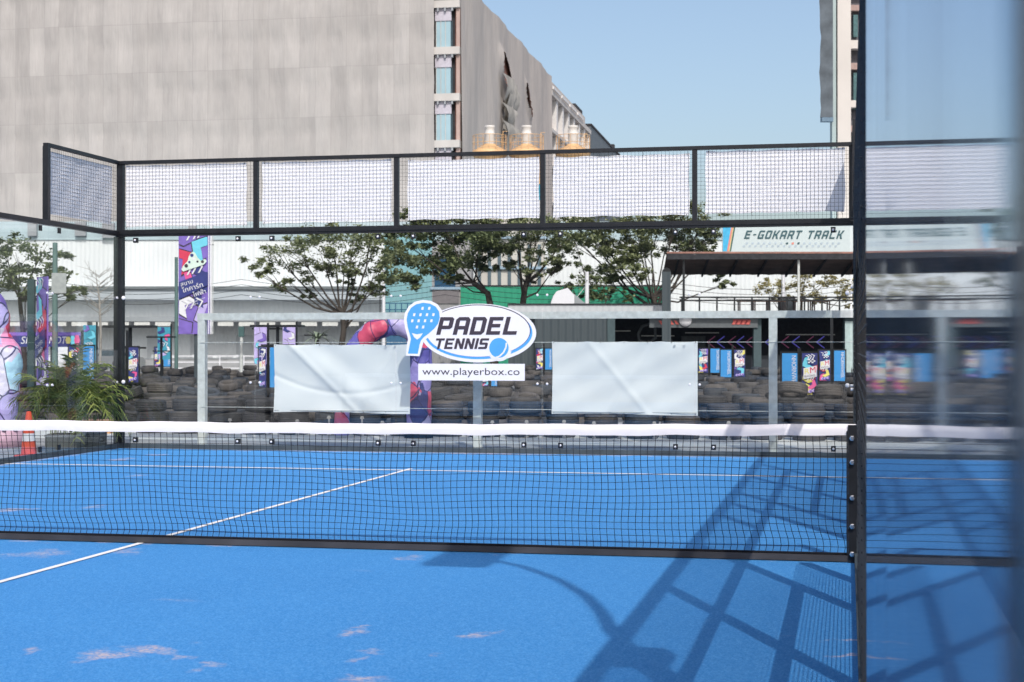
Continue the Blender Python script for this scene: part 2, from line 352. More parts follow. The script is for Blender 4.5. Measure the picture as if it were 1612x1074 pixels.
# ================================================================ court enclosure
def mesh_bars(mb, x0, x1, z0, z1, y=0, pitch=.05, t=.0029, axis='x'):
    """welded wire: x runs along the wall"""
    n = max(1, round((x1-x0)/pitch)); m = max(1, round((z1-z0)/pitch))
    for i in range(n+1):
        x = x0 + (x1-x0)*i/n
        mb.box(x-t/2, x+t/2, y-t/2, y+t/2, z0, z1) if axis == 'x' else mb.box(y-t/2, y+t/2, x-t/2, x+t/2, z0, z1)
    for j in range(m+1):
        z = z0 + (z1-z0)*j/m
        mb.box(x0, x1, y-t/2-t, y+t/2-t, z-t/2, z+t/2) if axis == 'x' else mb.box(y-t/2-t, y+t/2-t, x0, x1, z-t/2, z+t/2)
def clampm(cx, cz):
    mb = MB(); mb.box(cx-.03, cx+.03, -.028, .02, cz-.035, cz+.035); return mb
def wall_end():
    t = thing('glass_wall', (-5, 10, 0), 0, 'glass end wall under a wire mesh strip on black frame, facing the camera beyond the net', 'glass wall')
    for i in range(5):
        x0 = -5+2*i; mb = MB(); mb.box(x0+.006 + (.03 if i == 0 else 0), x0+1.994 - (.03 if i == 4 else 0), 0, .012, .07, 2.955)
        mb.build('glass_pane', M_glass, t)
        mb = MB(); mesh_bars(mb, x0+.03, x0+1.97, 3.05, 3.955, .03); mb.build('wire_mesh', M_wire, t)
    mb = MB(); mb.box(-5.06, 5.06, -.005, .075, 3.965, 4.01); mb.build('top_rail', M_black, t)
    mb = MB(); mb.box(-5.06, 5.06, -.005, .085, 2.955, 3.045); mb.box(-5.06, 5.06, -.02, -.005, 2.985, 3.0); mb.build('middle_rail', M_black, t)
    mb = MB(); mb.box(-5.06, 5.06, -.012, .08, .012, .07); mb.build('base_rail', mat('base_rail_grey', (.05,.065,.075), rough=.7, var=.3, scale=4), t)
    for i in range(6):
        x = -5+2*i; mb = MB(); ww = .032
        if i in (0, 5):
            mb.box(x-.10 if i == 0 else x-.0, x+.035 if i == 0 else x+.08, .02, .10, .0, 2.955)
            mb.box(x-.05, x+.04, .01, .09, 3.045, 3.965)
        else: mb.box(x-ww, x+ww, .004, .07, 3.045, 3.965)
        mb.build('post', M_black, t)
    for i in range(6):
        for s in (-1, 1):
            x = -5+2*i + .245*s
            if abs(x) > 5: continue
            for z in (2.90, .125):
                clampm(x, z).build('clamp', M_black, t)
                c = MB(); c.lathe([(0,0),(.014,0),(.016,.006),(.014,.012)], (x, -.04, z), 10, axis='y'); c.build('clamp_bolt', M_white, t)
            if i not in (0, 5):
                for z in (2.10, .93):
                    c = MB(); c.lathe([(0,0),(.015,0),(.017,.006),(.015,.02)], (-5+2*i+.065*s, -.012, z), 10, axis='y'); c.build('spider_bolt', M_white, t)
    for x, z in ((-4.94,2.1),(-4.94,.93),(4.93,2.1),(4.93,.93)):
        c = MB(); c.lathe([(0,0),(.025,0),(.028,.006),(.025,.02)], (x, -.012, z), 10, axis='y'); c.build('spider_bolt', M_white, t)
    return t
wall_end()
def wall_side(X, out, label, full):
    t = thing('glass_wall', (X, 0, 0), 0, label, 'glass wall'); o = out
    def bx(mb, a, b, y0, y1, z0, z1): mb.box(min(o*a, o*b), max(o*a, o*b), y0, y1, z0, z1)
    ends = [(6, 8), (8, 10)] + ([(-10, -8), (-8, -6)] if full else [])
    for y0, y1 in ends:
        mb = MB(); bx(mb, 0, .012, y0+.004, y1-.004, .07, 2.965)
        if y0 < 0:   # these two panes stand slightly out of true
            xa_, xb_ = ((.0004, .006) if y0 == -10 else (.006, -.003))
            mb.v = [(vx + xa_ + (xb_-xa_)*(vy-y0)/2, vy, vz) for vx, vy, vz in mb.v]
        mb.build('glass_pane', M_glass if y0 > 0 else M_glassn, t)
        if (y0, y1) in ((8, 10), (-10, -8)):
            mb = MB(); mesh_bars(mb, y0+.03, y1-.03, 3.04, 3.96, o*.03, axis='y'); mb.build('wire_mesh', M_wire, t)
            ye = y0 if y0 > 0 else y1; s = 1 if y0 > 0 else -1
            mb = MB(); bx(mb, .0, .075, ye-.035, ye+.035, 3.03, 3.97); mb.build('post', M_black, t)
            mb = MB(); bx(mb, .0, .07, min(ye-.03*s, s*10.0), max(ye-.03*s, s*10.0), 3.97, 4.01); mb.build('top_rail', M_black, t)
    posts = [(-6,0,3),(-4.05,0,3),(-2.05,0,3),(-1,0,1),(0,2,3),(1.1,0,3),(2.15,0,3),(4.07,0,3),(6.0,0,3)]
    if not full: posts = [(6.0,0,3),(4.07,0,3)]
    for y, z0, z1 in posts:
        mb = MB(); bx(mb, .01, .085, y-.035, y+.035, z0 + (.04 if z0 else 0), z1-.035); mb.build('post', M_black, t)
    lo = -10 if full else 4
    mb = MB(); bx(mb, .005, .09, lo, 10.0, 2.965, 3.03); mb.build('eaves_rail', M_black, t)
    mb = MB(); bx(mb, -.012, .08, lo, 9.98, .012, .07); mb.build('base_rail', MATS['base_rail_grey'], t)
    if full:
        for a, b in ((-5.96,-4.09),(-4.01,-2.09),(2.19,4.03),(4.11,5.96)):
            mb = MB(); bx(mb, .02, .08, a, b, .975, 1.025); mb.build('rail', M_black, t)
        for a, b in ((-5.96,-4.09),(-4.01,-2.09),(-2.01,1.06),(1.14,2.11),(2.19,4.03),(4.11,5.96)):
            mb = MB(); bx(mb, .02, .08, a, b, 1.97, 2.03); mb.build('rail', M_black, t)
        M = [(-5.96,-4.09,.08,2.96),(-4.01,-2.09,.08,2.96),(-2.01,-1.04,.08,.97),(-2.01,-.04,2.04,2.96),(.04,1.06,2.04,2.96),(1.14,2.11,.08,2.96),(2.19,4.03,.08,2.96),(4.11,5.96,.08,2.96)]
        for a, b, c, d in M:
            mb = MB(); mesh_bars(mb, a, b, c, d, o*.004, axis='y', t=.0034); mb.build('wire_mesh', M_wire, t)
        mb = MB(); bx(mb, .005, .085, -10.08, -10.003, 0, 4.01); mb.build('corner_post', M_black, t)
    else:
        mb = MB(); mesh_bars(mb, 4.11, 5.96, .08, 2.96, o*.004, axis='y'); mb.build('wire_mesh', M_wire, t)
    for y in (8,):
        for s in (-1, 1):
            for z in (2.10, .93):
                c = MB(); c.lathe([(0,0),(.015,0),(.017,.006),(.015,.02)], (-o*.012 - .01, y+.065*s, z), 10, axis='x'); c.build('spider_bolt', M_white, t)
            for z in (2.91, .125):
                c = MB(); bx(c, -.02, .0, y+.245*s-.03, y+.245*s+.03, z-.035, z+.035); c.build('clamp', M_black, t)
    for z in (2.1, .93):
        c = MB(); c.lathe([(0,0),(.015,0),(.017,.006),(.015,.02)], (-o*.012-.01, 9.9, z), 10, axis='x'); c.build('spider_bolt', M_white, t)
    return t
X0 = -0.012
wall_side(X0, 1, 'glass and wire mesh side wall on black posts, seen almost edge-on at the right', True)
wall_side(-10.0, -1, 'glass side wall on the far left whose wire top panel carries a white sheet', False)

# ---------------------------------------------------------------- white sheets tied behind the wire mesh
def cloth(w, h, nx, ny, f):
    mb = MB(); vs = []
    for j in range(ny+1):
        for i in range(nx+1):
            u, v = i/nx, j/ny; dx, dy, dz = f(u, v); vs.append((-w/2+u*w+dx, dy, v*h+dz))
    fs = [(j*(nx+1)+i, j*(nx+1)+i+1, (j+1)*(nx+1)+i+1, (j+1)*(nx+1)+i) for j in range(ny) for i in range(nx)]
    mb.add(vs, fs, 0, True); return mb
random.seed(4)
ords = ['first', 'second', 'third', 'fourth', 'fifth']
bays = [(.075,1.86,.04,.90),(.09,1.93,.06,.90),(.155,1.95,.07,.88),(.14,1.93,.075,.875),(.14,1.90,.085,.90)]
for i in range(5):
    a, b, lo, hi = bays[i]; w_ = b-a; h_ = hi-lo; ph = random.random()*6; amp = random.uniform(.001, .0025)
    def f(u, v, ph=ph, amp=amp):
        e = max(0, 1-min(u, 1-u)*12)*.01
        sag = .012*math.sin(math.pi*u*4)**2 if v > .9 or v < .1 else 0
        return (.006*math.sin(9*v+ph), amp*math.sin(7*u+3*v+ph) + amp*.7*math.sin(19*u-11*v+ph) + amp*.5*math.sin(31*(u+v)+ph), (-1 if v > .5 else 1)*sag*abs(v-.5)*2 + e*math.sin(20*v)*.3)
    t = thing('sheet', (-10+2*i+(a+b)/2, 10.040, 3.045+lo), 0, 'white vinyl sheet in the %s wire mesh bay from the left, far end wall' % ords[i], 'sheet', 'white sheets tied behind the top wire mesh')
    cloth(w_, h_, 44, 20, f).build('vinyl', M_sheet, t)
    for k in range(4):
        for zz in (0, h_):
            x = -w_/2+.03+(w_-.06)*k/3; mb = MB(); s = 1 if zz else -1
            mb.tube([(x, -.004, zz-.02*s), (x+.012*s, -.022, zz+.005*s), (x+.004, -.02, zz+.035*s)], .0025, 5); mb.build('tie', M_wire, t)
t = thing('sheet', (-10.046, 8.98, 3.045), math.pi/2, 'white vinyl sheet on the side wall mesh turning the left corner', 'sheet', 'white sheets tied behind the top wire mesh')
cloth(1.74, .80, 40, 18, lambda u, v: (0, .006*math.sin(8*u+4*v)+.004*math.sin(21*u-9*v), .07)).build('vinyl', M_sheet, t)
t = thing('sheet', (.032, 8.98, 3.045), math.pi/2, 'white vinyl sheet on the right side wall mesh, seen edge-on', 'sheet', 'white sheets tied behind the top wire mesh')
cloth(1.78, .84, 40, 18, lambda u, v: (0, .006*math.sin(8*u+4*v)+.004*math.sin(21*u-9*v), .05)).build('vinyl', M_sheet, t)

# ---------------------------------------------------------------- the net
t = thing('padel_net', (-5, 0, 0), 0, 'black padel net with white top band strung across the blue court', 'net')
NW = 4.985
def ntop(x): return .905 - .03*(1-(x/5)**2)
def nd(x, z):
    """slack of the netting"""
    k = 1 - z/.9; ky = math.sin(math.pi*min(1, max(0, z/.86)))
    bend = .035*math.sin(2.2*x+.6)*math.sin(1.1*x) + .02*math.sin(5*x+1.3)
    low = math.exp(-((z-.10)/.09)**2)
    return (ky*.012*math.sin(3.1*x+8*z) + low*.028*math.sin(1.3*x+2), ky*bend*1.0 + low*.04, ky*(.011*math.sin(1.7*x+1) + .007*math.sin(4.3*x+6*z)))
mb = MB(); n = round(2*NW/.0465); zs = [.05 + i*(.785)/17 for i in range(18)]
for i in range(n+1):
    x = -NW + 2*NW*i/n; x += random.uniform(-.003, .003); pts = []
    for z in zs:
        a, b, c = nd(x, z); pts.append(Vector((x+a, b, z*ntop(x)/.905+c)))
    for p, q in zip(pts, pts[1:]): mb.bar(p, q, .0029)
for z in zs:
    prev = None; jit = random.uniform(-.002, .002)
    for i in range(n+1):
        x = -NW + 2*NW*i/n; a, b, c = nd(x, z); q = Vector((x+a, b+.001, z*ntop(x)/.905+c+jit))
        if prev is not None: mb.bar(prev, q, .0029)
        prev = q
mb.build('netting', M_cord, t)
mb = MB(); N = 120; vs = []
for i in range(N+1):
    x = -5.0 + 10.0*i/N*.9985; zt = ntop(x) + .0025*math.sin(7*x)+.0015*math.sin(17*x); hh = .074 + .002*math.sin(11*x)
    w1 = .004*math.sin(5*x)
    vs += [(x, -.012+w1, zt-hh), (x, -.014+w1, zt-hh/2), (x, -.006+w1, zt), (x, .006+w1, zt), (x, .012+w1, zt-hh/2), (x, .011+w1, zt-hh)]
fs = []
for i in range(N):
    for k in range(5): fs.append((i*6+k, i*6+k+1, (i+1)*6+k+1, (i+1)*6+k)[::-1])
mb.add(vs, fs, 0, True); mb.build('top_band', M_band, t)
mb = MB(); mb.box(-NW, NW, -.02, .035, .012, .052); mb.build('base_bar', mat('net_base_bar', (.045,.043,.046), rough=.5, var=.5, scale=2), t)
mb = MB()
mb.tube([(-NW+2*NW*i/60, -.005+nd(-NW+2*NW*i/60, .08)[1]*.3, .058) for i in range(61)], .010, 6); mb.build('bottom_hem', M_cord, t)
for s in (-1, 1):
    mb = MB(); mb.box(*sorted((s*4.935, s*4.99)), -.03, .05, 0, .90); 
    mb.box(*sorted((s*4.925, s*4.9345)), -.028, -.02, .06, .86)
    po = mb.build('net_post', M_black, t)
    for z in (.065, .245, .43, .66, .815):
        c = MB(); c.lathe([(0,0),(.012,0),(.018,.004),(.018,.014),(.008,.022),(.008,.03)], (s*4.962, -.06, z), 6, smooth=False, axis='y')
        c.build('bolt', M_chrome, po)
c = MB(); c.box(4.93, 4.955, -.0185, -.0165, .855, .88); c.build('stitching', mat('stitch', (.35,.33,.36), rough=.9), t)

# ---------------------------------------------------------------- floodlight standing by the right wall
t = thing('floodlight', (.05, -6.12, 0), 0, 'black curved floodlight mast by the right wall that throws its shadow on the court', 'floodlight')
mb = MB(); mb.tube([(.09,0,0),(.09,0,2.6),(.09,0,3.1),(.12,0,3.55),(.20,.01,4.05),(.25,.03,4.65),(.22,.05,5.25),(.10,.08,5.75),(-.05,.1,6.0),(-.18,.12,6.07)], [.05,.05,.045,.045,.04,.04,.036,.034,.03,.03], 10)
mb.build('mast', M_black, t)
mb = MB(); mb.box(-.04, .20, -.16, .16, 2.76, 2.94); mb.build('bracket', M_black, t)
mb = MB(); mb.box(-.42, .0, -.30, .52, 6.05, 6.15); mb.box(-.36, -.06, -.2, .42, 6.15, 6.22); mb.box(-.30,-.2,.52,.66,6.07,6.12); mb.build('lamp_head', M_black, t)
mb = MB(); mb.box(-.40, -.02, -.28, .50, 6.04, 6.047); mb.build('lamp_glass', mat('lamp_lens', (.6,.6,.58), rough=.2), t)

# ---------------------------------------------------------------- galvanised frame with its tarpaulins, just behind the wall
FY = 10.72
def fx(px, y=FY):  # world x on the plane y under photo column px
    th = math.atan2(px-806, FPX); ang = YAW - th
    return CAM.x - (y-CAM.y)*math.tan(ang)
def fz(px, py, y=FY):
    x = fx(px, y); d = (Vector((x, y, 0))-CAM).dot(FW); return zy(py, d)
t = thing('steel_frame', (fx(318), FY, 0), 0, 'galvanised steel box frame standing behind the far glass wall', 'frame')
ox = fx(318)
for px in (318.5, 752, 1217):
    x = fx(px)-ox; mb = MB(); mb.box(x-.055, x+.055, -.04, .06, 0, 1.80); mb.box(x-.12, x+.12, -.09, .11, .001, .013); mb.build('upright', M_steel, t)
mb = MB(); mb.box(-.055, fx(1217)-ox+3.3, -.045, .065, 1.80, 1.895); mb.build('crossbeam', M_steel, t)
for z in (1.48, .565):
    mb = MB(); mb.tube([(0, -.05, z), (fx(434)-ox, -.055, z-.0), (fx(752)-ox, -.05, z), (fx(1217)-ox+3, -.05, z)], .004, 5); mb.build('wire', M_steel, t)
def tarp(pxa, pxb, ztop, zbot, label, seed):
    xa, xb = fx(pxa), fx(pxb); w_ = xb-xa; h_ = ztop-zbot
    tt = thing('tarpaulin', ((xa+xb)/2, FY-.075, zbot), 0, label, 'tarpaulin', 'tarpaulins laced to the steel frame')
    def f(u, v):
        if seed == 1:
            y = .030*math.sin(9*(u*1.2+v*1.0)-1.2)*math.exp(-((u-.30-(1-v)*.42)/.22)**2) + .012*math.sin(13*(u-v*.6)+1) + .010*math.sin(7*(u+v)) + .02*math.exp(-((u-.12-(1-v)*.5)/.03)**2) + .012*math.exp(-((u-.92+(1-v)*.32)/.03)**2)
            y += -.014*math.exp(-((v-.28-.9*(u-.55)**2)/.035)**2)
        else:
            y = .009*math.sin(11*(u+v*.5)) + .007*math.sin(17*(u-v)+2) + .012*math.exp(-(((u-.25)*1.2-(1-v)*.5)/.035)**2) + .01*math.exp(-(((.72-u)-(1-v)*.35)/.03)**2)
        sc2 = .012*abs(math.sin(math.pi*u*(3 if seed == 1 else 4)))
        return (.012*math.sin(3*v)*(1-u), -y*.75, (-sc2 if v > .97 else 0) + (.010*math.sin(5*u) if v < .03 else 0))
    cloth(w_, h_, 90, 60, f).build('fabric', M_tarp, tt)
    for k in range(7):
        x = -w_/2+.03+(w_-.06)*k/6
        for z, s in ((h_-.02, 1), (.02, -1)):
            mb = MB(); mb.tube([(x, -.012, z), (x+.008, .012, z+.03*s), (x+.002, .02, z+.05*s)], .003, 5); mb.build('tie', M_wire, tt)
    mb = MB(); mb.box(-w_/2+.01, w_/2-.01, -.012, -.006, .022, .030); mb.build('hem', mat('hem_stitch', (.25,.27,.29), rough=.8), tt)
tarp(434, 648, 1.455, .50, 'wrinkled white tarpaulin left of the padel tennis sign', 1)
tarp(870, 1099, 1.49, .51, 'smoother white tarpaulin right of the padel tennis sign', 2)

# ---------------------------------------------------------------- signs on the glass
KX = 116.2
def SG(px, py): return ((px-741)/KX, (548.4-py)/116.8)
def zoomd(px, py): return (px/5.757+600, py/5.757+460)
t = thing('sign', (fx(741, 9.985), 9.985, 1.398), 0, 'oval padel tennis sign with a blue racket, fixed on the glass wall', 'sign')
def TS(px, py): return SG(*zoomd(px, py))
ov = [TS(*p) for p in ell(880, 373, 525, 262, 56)]
head = [(222,250),(232,195),(262,145),(310,112),(375,98),(440,106),(495,135),(526,180),(532,235),(515,290),(480,335),(430,378),(385,410),(358,440),(345,480),(328,560),(235,558),(250,480),(262,425),(250,380),(232,320)]
cx_, cy_ = 375, 300
def grow(pts, g):
    n = len(pts); out = []
    for i in range(n):
        a, b = Vector(pts[i-1]), Vector(pts[(i+1) % n]); d = (b-a).normalized(); nn = Vector((d.y, -d.x)); out.append((pts[i][0]+nn.x*g, pts[i][1]+nn.y*g))
    return out
mb = MB()
mb.slab(ov, -.006, .0, mi=0)
mb.slab([TS(*p) for p in grow(head, 24)], -.009, .0, mi=0)
mb.slab([TS(*p) for p in ell(1072, 512, 112, 112, 30)], -.008, .0, mi=0)
mb.build('sign_board', [M_white], t)
mb = MB()
e1 = [TS(*p) for p in ell(880, 370, 492, 236, 56)]; e2 = [TS(*p) for p in ell(868, 350, 462, 226, 56)]; e3 = [TS(*p) for p in ell(880, 366, 478, 238, 56)]
mb.poly([e1], -.0072, mi=0)
mb.poly([[TS(*p) for p in ell(878, 352, 478, 234, 56)]], -.0080, mi=1)      # thin dark outline
mb.poly([[TS(*p) for p in ell(876, 355, 473, 229, 56)]], -.0088, mi=2)
mb.slab([TS(*p) for p in grow(head, 24)], -.0105, -.0090, mi=2)
mb.slab([TS(*p) for p in ell(1072, 508, 104, 104, 30)], -.0105, -.0090, mi=2)
mb.poly([[TS(*p) for p in grow(head, -2)]], -.0115, mi=0)
for zc, row in ((150, (370,432)), (207, (293,351,411,470)), (262, (275,334,393,452)), (318, (318,376))):
    for xc in row: mb.poly([[TS(xc-11,zc+13),TS(xc+9,zc+13),TS(xc+14,zc-13),TS(xc-6,zc-13)]], -.0125, mi=2)
mb.poly([[TS(272,372),TS(320,384),TS(374,374),TS(350,410),TS(322,432),TS(296,412)]], -.0125, mi=2)
mb.poly([[TS(*p) for p in ell(1070, 505, 88, 88, 36)]], -.0115, mi=0)
arc = [(1138,460),(1134,500),(1112,545),(1075,580),(1040,592)]
for (a, b), (c, d) in zip(arc, arc[1:]):
    nn = Vector((d-b, -(c-a))).normalized()*7
    mb.poly([[TS(a+nn.x,b+nn.y),TS(a-nn.x,b-nn.y),TS(c-nn.x,d-nn.y),TS(c+nn.x,d+nn.y)]], -.0125, mi=2)
x0, z0 = TS(497, 388); x1, z1 = TS(1272, 230); put_word(mb, 'PADEL', x0, z0, x1-x0, z1-z0, -.0125, 1, .25, .12)
x0, z0 = TS(475, 515); x1, z1 = TS(985, 420); put_word(mb, 'TENNIS', x0, z0, x1-x0, z1-z0, -.0132, 1, .25, .12)
mb.build('printed_artwork', [M_blue, M_ink, M_white], t)
t = thing('sign', (fx(741, 9.985), 9.985, 1.398), 0, 'white web address strip directly beneath the oval padel tennis sign', 'sign')
mb = MB(); a = TS(330, 797); b = TS(1302, 647); mb.box(a[0], b[0], -.005, 0, a[1], b[1]); mb.build('sign_board', M_white, t)
mb = MB(); a = TS(368, 768); b = TS(1256, 684); put_text(mb, 'www.playerbox.co', a[0], a[1], b[1]-a[1], -.0065, 0, width=b[0]-a[0]); mb.build('lettering', M_ink, t)

# ================================================================ tyres of the kart track
random.seed(11)
def tyre_mesh(r, h, seg, lo=False):
    mb = MB(); k = h/2
    if lo: prof = [(r*.62, -k*.75), (r*.9, -k), (r, -k*.5), (r, k*.5), (r*.9, k), (r*.62, k*.75), (r*.62, k*.0)]
    else: prof = [(r*.60, -k*.78), (r*.70, -k*.98), (r*.88, -k), (r*.97, -k*.78), (r, -k*.5), (r*.965, -k*.42), (r*1.0, -k*.34), (r, -k*.1), (r*.965, 0), (r, k*.1), (r, k*.34), (r*.965, k*.42), (r, k*.5), (r*.97, k*.78), (r*.88, k), (r*.70, k*.98), (r*.60, k*.78), (r*.66, 0)]
    mb.lathe(prof, seg=seg, closed=True); return mb
TM = [[tyre_mesh(r*.93, h, 28).mesh('tyre', M_rubber[j]) for j in range(4)] for r, h in ((.275,.185),(.255,.20),(.29,.17))]
def tyre_visible(px, py): return not (438 < px < 640 and 548 < py < 652) and not (874 < px < 1095 and 548 < py < 650) and not (181 < px < 198) and not (650 < px < 830 and 560 < py < 596)
marks = [(190,'the black corner post'),(318,'the left grey upright'),(434,'the left tarpaulin edge'),(640,'the left tarpaulin right end'),(752,'the middle grey upright'),(870,'the right tarpaulin left end'),(1099,'the right tarpaulin right end'),(1217,'the right grey upright'),(1343,'the right net post')]
far = MB(); ntyre = 0; rowinfo = []
rows = [(25.1,3),(26.1,3),(27.3,3),(28.8,3),(30.6,3),(32.4,3),(34.6,3),(37.2,3),(39.8,3),(42.5,3),(45.5,3),(48.5,3),(52,3),(56,3),(60,3),(65,3),(70,3)]
rown = ['front row', 'second row', 'third row', 'fourth row', 'fifth row']
NUMS = ['first','second','third','fourth','fifth','sixth','seventh','eighth','ninth','tenth','eleventh','twelfth','thirteenth','fourteenth','fifteenth']
protos = {}
for ri, (d0, lay) in enumerate(rows):
    s = sx(-60 if ri else 150, d0); send = sx(1500, d0); st = .595
    cnt = {}
    while s < send:
        d = d0 - .205*s*max(0, 1-ri*.07) + (random.uniform(-.10, .10) if ri else random.uniform(-.05,.05)) + (0 if ri == 0 else .5*math.sin(s*.35+ri*1.7)*min(1, ri*.2))
        px = 806 + s/d*FPX; L = lay; hgt = 0
        if ri > 0 and random.random() < .32: L = 2
        if ri > 0 and random.random() < (.22 if ri < 6 else .08): L += 1
        if ri > 0 and random.random() < .06: L = 1
        gap = ri > 2 and random.random() < .05
        if px < 195 and ri < 3: gap = True
        mk = [m for m in marks if m[0] <= px]; mk = mk[-1] if mk else None
        key = mk[0] if mk else 0; cnt[key] = cnt.get(key, 0)+1
        if not gap:
            for k in range(L):
                kind = random.choice([0,0,1,1,2]) if ri else (0 if k != 1 else random.choice([0,2])); r, h = ((.275,.185),(.255,.20),(.29,.17))[kind]
                dx, dy = random.uniform(-.035,.035), random.uniform(-.04,.04); tilt = 0
                z = hgt + h/2; hgt += h+.004
                if k == L-1 and k >= 1 and ri and random.random() < .45: tilt = random.uniform(-.30,.30); z += abs(tilt)*.14
                pyc = 548.4 - (z-1.398)*FPX/d; pos = P(s+dx, d+dy, z)
                vis = tyre_visible(px, pyc) and 0 < px < 1360 and (pyc < 690) and (ri < 1 or k > 0)
                if ri < 5 and vis and ntyre < 295:
                    mi = random.choice([0,0,1,2,3] if ri else [0,1,1,2,0])
                    if ri == 0 and k == 0: mi = 2
                    if 520 < px and ri == 0 and k and px < 1230 and random.random() < .5: mi = 3
                    o = bpy.data.objects.new('tyre', TM[kind][mi]); COL.objects.link(o)
                    o.location = pos; o.rotation_euler = (tilt, tilt*.6, random.uniform(0, 6.28))
                    lay_ = 'bottom' if k == 0 else ('top' if k == L-1 else ('middle' if L == 3 else ('lower middle' if k == 1 else 'upper middle')))
                    tag(o, 'tyre at %s of %s stack right of %s, %s' % (lay_, NUMS[cnt[key]-1], mk[1] if mk else 'the picture edge', rown[ri]), 'tyre', 'stacked old tyres of the kart track')
                    ntyre += 1
                else:
                    tm = tyre_mesh(r*.93, h, 16, True); M = Matrix.Translation(pos) @ Matrix.Rotation(tilt, 4, 'X')
                    far.add([M @ Vector(v) for v in tm.v], tm.f, random.choice([0,1,1,2,2,3]), True)
        s += st*(1 + random.uniform(-.02, .08))*(1 if ri < 9 else 1.25)
        if ri == 0 and 560 < px < 640: s += .02
far.build('tyres', M_rubber, label='mass of old black tyres stacked deep behind the front rows', cat='tyres', kind='stuff')
# white plastic ties between the front stacks
mb0 = MB(); mb0.box(-.035,.035,-.03,.03,0,.05); mb0.box(-.016,.016,-.02,.02,.05,.17); mb0.box(-.035,.035,-.03,.03,.17,.215); mb0.box(-.016,.016,-.02,.02,.215,.32); mb0.slab([(-.04,.32),(.04,.32),(.025,.37),(-.025,.37)],-.03,.03)
tie = mb0.mesh('barrier_peg', mat('peg_plastic', (.34,.33,.32), rough=.6, var=.2))
pegw = ['just right of the left grey upright','between the left grey upright and left tarpaulin','at the bottom left corner of the left tarpaulin','below the left tarpaulin, left part','below the left tarpaulin, centre','below the left tarpaulin, right part','right of the middle grey upright','left of the right tarpaulin','below the right tarpaulin, left end','below the right tarpaulin, centre left','below the right tarpaulin, centre','below the right tarpaulin, right part','right of the right tarpaulin']
for i, px in enumerate((362,421,468,518,570,602,775,829,888,935,975,1030,1147)):
    o = bpy.data.objects.new('barrier_peg', tie); COL.objects.link(o); dq = 24.80 - .205*sx(px, 25); o.location = P(sx(px, dq), dq); o.rotation_euler = (0,0,YAW); o.scale = (.8,.8,random.uniform(.62,.95))
    tag(o, 'pale peg between tyre stacks '+pegw[i], 'peg', 'pale pegs between the front tyre stacks')

# ================================================================ warehouse
def BX(t, name, m, a, b, c, d, e, f, **kw):
    mb = MB(); mb.box(a, b, c, d, e, f); return mb.build(name, m, t, **kw)
D = 105
M_wh = corrugated('white_cladding', (.71,.73,.745), .30, .5, axis=0); M_trim = mat('grey_trim', (.30,.32,.34), rough=.6, var=.1, scale=.5)
M_roofg = mat('roof_pale', (.42,.50,.53), rough=.5, var=.1, scale=.3)
xa, xb = sx(-260, D), sx(1640, D)
t = thing('warehouse', P(0, D), YAW, 'long white corrugated warehouse behind the kart track', 'warehouse')
BX(t, 'wall', M_wh, xa, xb, 0, 30, 0, zy(378, D))
BX(t, 'parapet', mat('pale_teal_band', (.40,.50,.54), rough=.5, var=.12, scale=.6), xa, xb, -.1, 30.05, zy(378, D)+.01, zy(349, D))
BX(t, 'gutter', mat('gutter_dark', (.16,.18,.19), rough=.5), xa, sx(640, D), -1.35, -1.2, zy(457, D), zy(452, D))
BX(t, 'awning', mat('awning_grey', (.42,.46,.50), rough=.6, var=.08, scale=.5), xa, sx(640, D), -1.2, -.003, zy(473, D), zy(455, D))
BX(t, 'canopy', M_trim, xa, sx(640, D), -2.2, -.003, zy(507, D), zy(500, D))
mb = MB(); x = xa
while x < sx(636, D):
    mb.box(x, x+1.0, -2.15, -2.05, zy(514, D), zy(507.5, D)); x += 1.35
mb.build('canopy_valance', mat('valance', (.62,.62,.60), rough=.7), t)
for px in (110, 232, 300, 372, 452, 560): BX(t, 'door', mat('door_grey_white', (.50,.52,.54), rough=.6, var=.05), sx(px, D), sx(px+26, D), -.06, -.003, .02, zy(528, D))
# dark openings and boxes seen above the parapet, left
for a, b, c, d in ((46, 60, 350, 372),(163,182,352,375),(298,310,352,362),(120,137,350,372)):
    BX(t, 'roof_vent', M_trim, sx(a, D), sx(b, D), -.4, -.11, zy(d, D), zy(c, D))
# low white railing in front of the warehouse
t = thing('railing', P(sx(270, 92), 92), YAW, 'low pale railing in front of the white warehouse, left of the trees', 'railing')
Lr = sx(420, 92)-sx(230, 92); mb = MB()
for z in (.25,.6,.95): mb.box(0, Lr, -.03, .03, z-.03, z+.03)
mb.build('rail', M_white, t)
for i in range(6): BX(t, 'post', M_white, Lr*i/5-.03, Lr*i/5+.03, -.035, .035, 0, 1.0)
# hedge / low wall strip
t = thing('low_wall', P(sx(110, 98), 98), YAW, 'low grey concrete wall at the foot of the white warehouse', 'wall')
BX(t, 'wall', mat('low_wall_grey', (.36,.36,.37), rough=.9, var=.2, scale=1), 0, sx(640,98)-sx(110,98), -.1, .1, 0, .75)
BX(t, 'coping', M_trim, 0, sx(640,98)-sx(110,98), -.14, .14, .752, .80)

